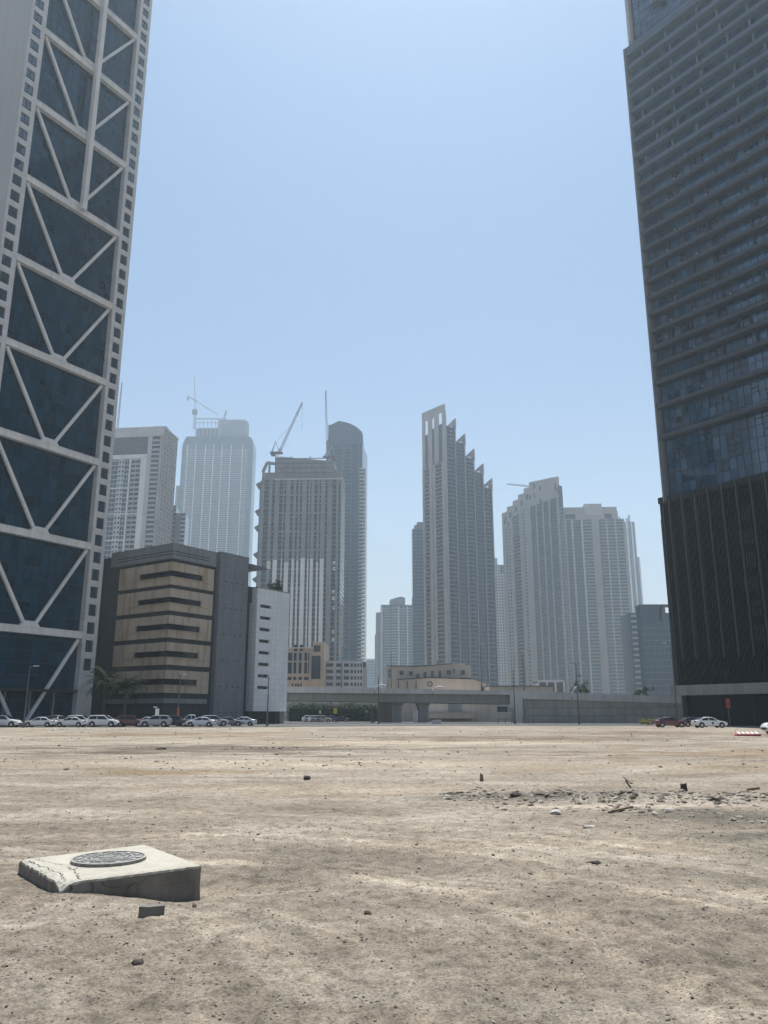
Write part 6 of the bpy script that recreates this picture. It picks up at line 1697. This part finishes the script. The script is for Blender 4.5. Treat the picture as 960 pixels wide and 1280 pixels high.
# ------------------------------------------------------------------ sky, haze, light, camera
def make_light():
    w = bpy.data.worlds.new('World'); S.world = w; w.use_nodes = True; nt = w.node_tree
    bg = nt.nodes['Background']; sky = nt.nodes.new('ShaderNodeTexSky'); sky.sky_type = 'NISHITA'; sky.sun_disc = False
    el, az = math.radians(SUN_EL), math.radians(SUN_AZ)      # az measured from +Y towards +X
    sky.sun_elevation = el; sky.sun_rotation = az
    sky.air_density = AIR; sky.dust_density = DUST; sky.ozone_density = OZONE; sky.altitude = 0
    tc = nt.nodes.new('ShaderNodeTexCoord'); sp = nt.nodes.new('ShaderNodeSeparateXYZ'); nt.links.new(tc.outputs['Generated'], sp.inputs[0])
    k = math_(nt, 'MULTIPLY', math_(nt, 'POWER', math_(nt, 'SUBTRACT', 1.0, math_(nt, 'MAXIMUM', sp.outputs[2], 0.0)), 5.0), .88)
    tint = mixc(nt, 1.0, sky.outputs[0], (.82, .985, 1.06), 'MULTIPLY')
    nt.links.new(mixc(nt, k, tint, (7.6, 7.25, 6.8)), bg.inputs[0]); bg.inputs[1].default_value = SKY
    l = bpy.data.lights.new('sun', 'SUN'); l.energy = SUN; l.angle = math.radians(.53); l.color = (1, .965, .92)
    o = bpy.data.objects.new('sun', l); COL.objects.link(o)
    d = Vector((math.sin(az) * math.cos(el), math.cos(az) * math.cos(el), math.sin(el)))
    o.rotation_euler = (-d).to_track_quat('-Z', 'Y').to_euler(); o.location = d * 300 + Vector((0, 0, 300))
    # haze
    mb = MB(); m = bpy.data.materials.new('haze_air'); m.use_nodes = True; n = m.node_tree; n.nodes.remove(n.nodes['Principled BSDF'])
    v = n.nodes.new('ShaderNodeVolumePrincipled'); v.inputs['Density'].default_value = HAZE; v.inputs['Color'].default_value = (*HCOL, 1); v.inputs['Anisotropy'].default_value = HANI
    n.links.new(v.outputs[0], n.nodes['Material Output'].inputs['Volume'])
    mb.box(-1500, 1500, -110, 2150, -1.5, HTOP, m); o = mb.build('haze'); o['kind'] = 'stuff'; tag(o, 'pale dusty haze filling the air between the towers', 'haze', kind='stuff')
    o.display_type = 'WIRE'
    cam = bpy.data.cameras.new('camera'); cam.sensor_fit = 'VERTICAL'; cam.sensor_height = 36; cam.lens = 36 * FPX / 1280; cam.clip_end = 6000; cam.clip_start = .1
    o = bpy.data.objects.new('camera', cam); COL.objects.link(o); o.location = (0, 0, HC); o.rotation_euler = (PI / 2 + TH, 0, 0); S.camera = o
    vs = S.view_settings; S.display_settings.display_device = 'sRGB'; vs.view_transform = 'Standard'; vs.look = 'None'; vs.gamma = 1; vs.exposure = EXPO; vs.use_curve_mapping = False
    c = S.cycles; c.use_denoising = True; c.max_bounces = 6; c.diffuse_bounces = 3; c.glossy_bounces = 3; c.volume_bounces = 1; c.transparent_max_bounces = 4; c.caustics_reflective = False; c.caustics_refractive = False
    try: c.denoiser = 'OPENIMAGEDENOISE'
    except Exception: pass
    c.sample_clamp_indirect = 6

SUN_EL, SUN_AZ, SUN, SKY, EXPO = 71, 6, 4.9, .070, .58
AIR, DUST, OZONE = 1.1, 1.0, 1.3
HAZE, HCOL, HANI, HTOP = .00025, (.74, .89, 1.0), .5, 540

make_light()
make_ground()
make_stones()
make_slab()
make_lot_things()
make_roads()
make_braced_tower()
make_banded_tower()
gar = make_garage()
make_flyover()
make_beige_building()
site_podiums()
tower_cream(); tower_pale_crown(); tower_site(); tower_curved(); tower_stair(); tower_terraced(); tower_balconied(); towers_background()
def roof_clutter():
    rnd = random.Random(77)
    for name, n in (('apartment_tower', 5), ('unfinished_tower', 9), ('balconied_tower', 4), ('slim_glass_tower', 2)):
        root = bpy.data.objects[name]
        body_ = next(c for c in root.children if c.name.split('.')[0] in ('crown', 'body', 'parapet'))
        vs = [v.co + body_.location + root.location for v in body_.data.vertices]; zt = max(v.z for v in vs)
        x0, x1 = min(v.x for v in vs), max(v.x for v in vs); y0 = min(v.y for v in vs)
        for k in range(n):
            x = rnd.uniform(x0 + 3, x1 - 3); h = rnd.uniform(1.2, 3.2); mb = MB()
            if name == 'unfinished_tower': mb.tube((x, y0 + 6, zt - 8), (x, y0 + 6, zt + h * .8), .16, .16, M['craned'], 5); mb.build('rebar_post', root)
            else: mb.tube((x, y0 + 5, zt - 3), (x, y0 + 5, zt + h), .22, .12, M['craned'], 5); mb.build('roof_antenna', root)
roof_clutter()
make_cars()
make_street()
make_plants(gar)
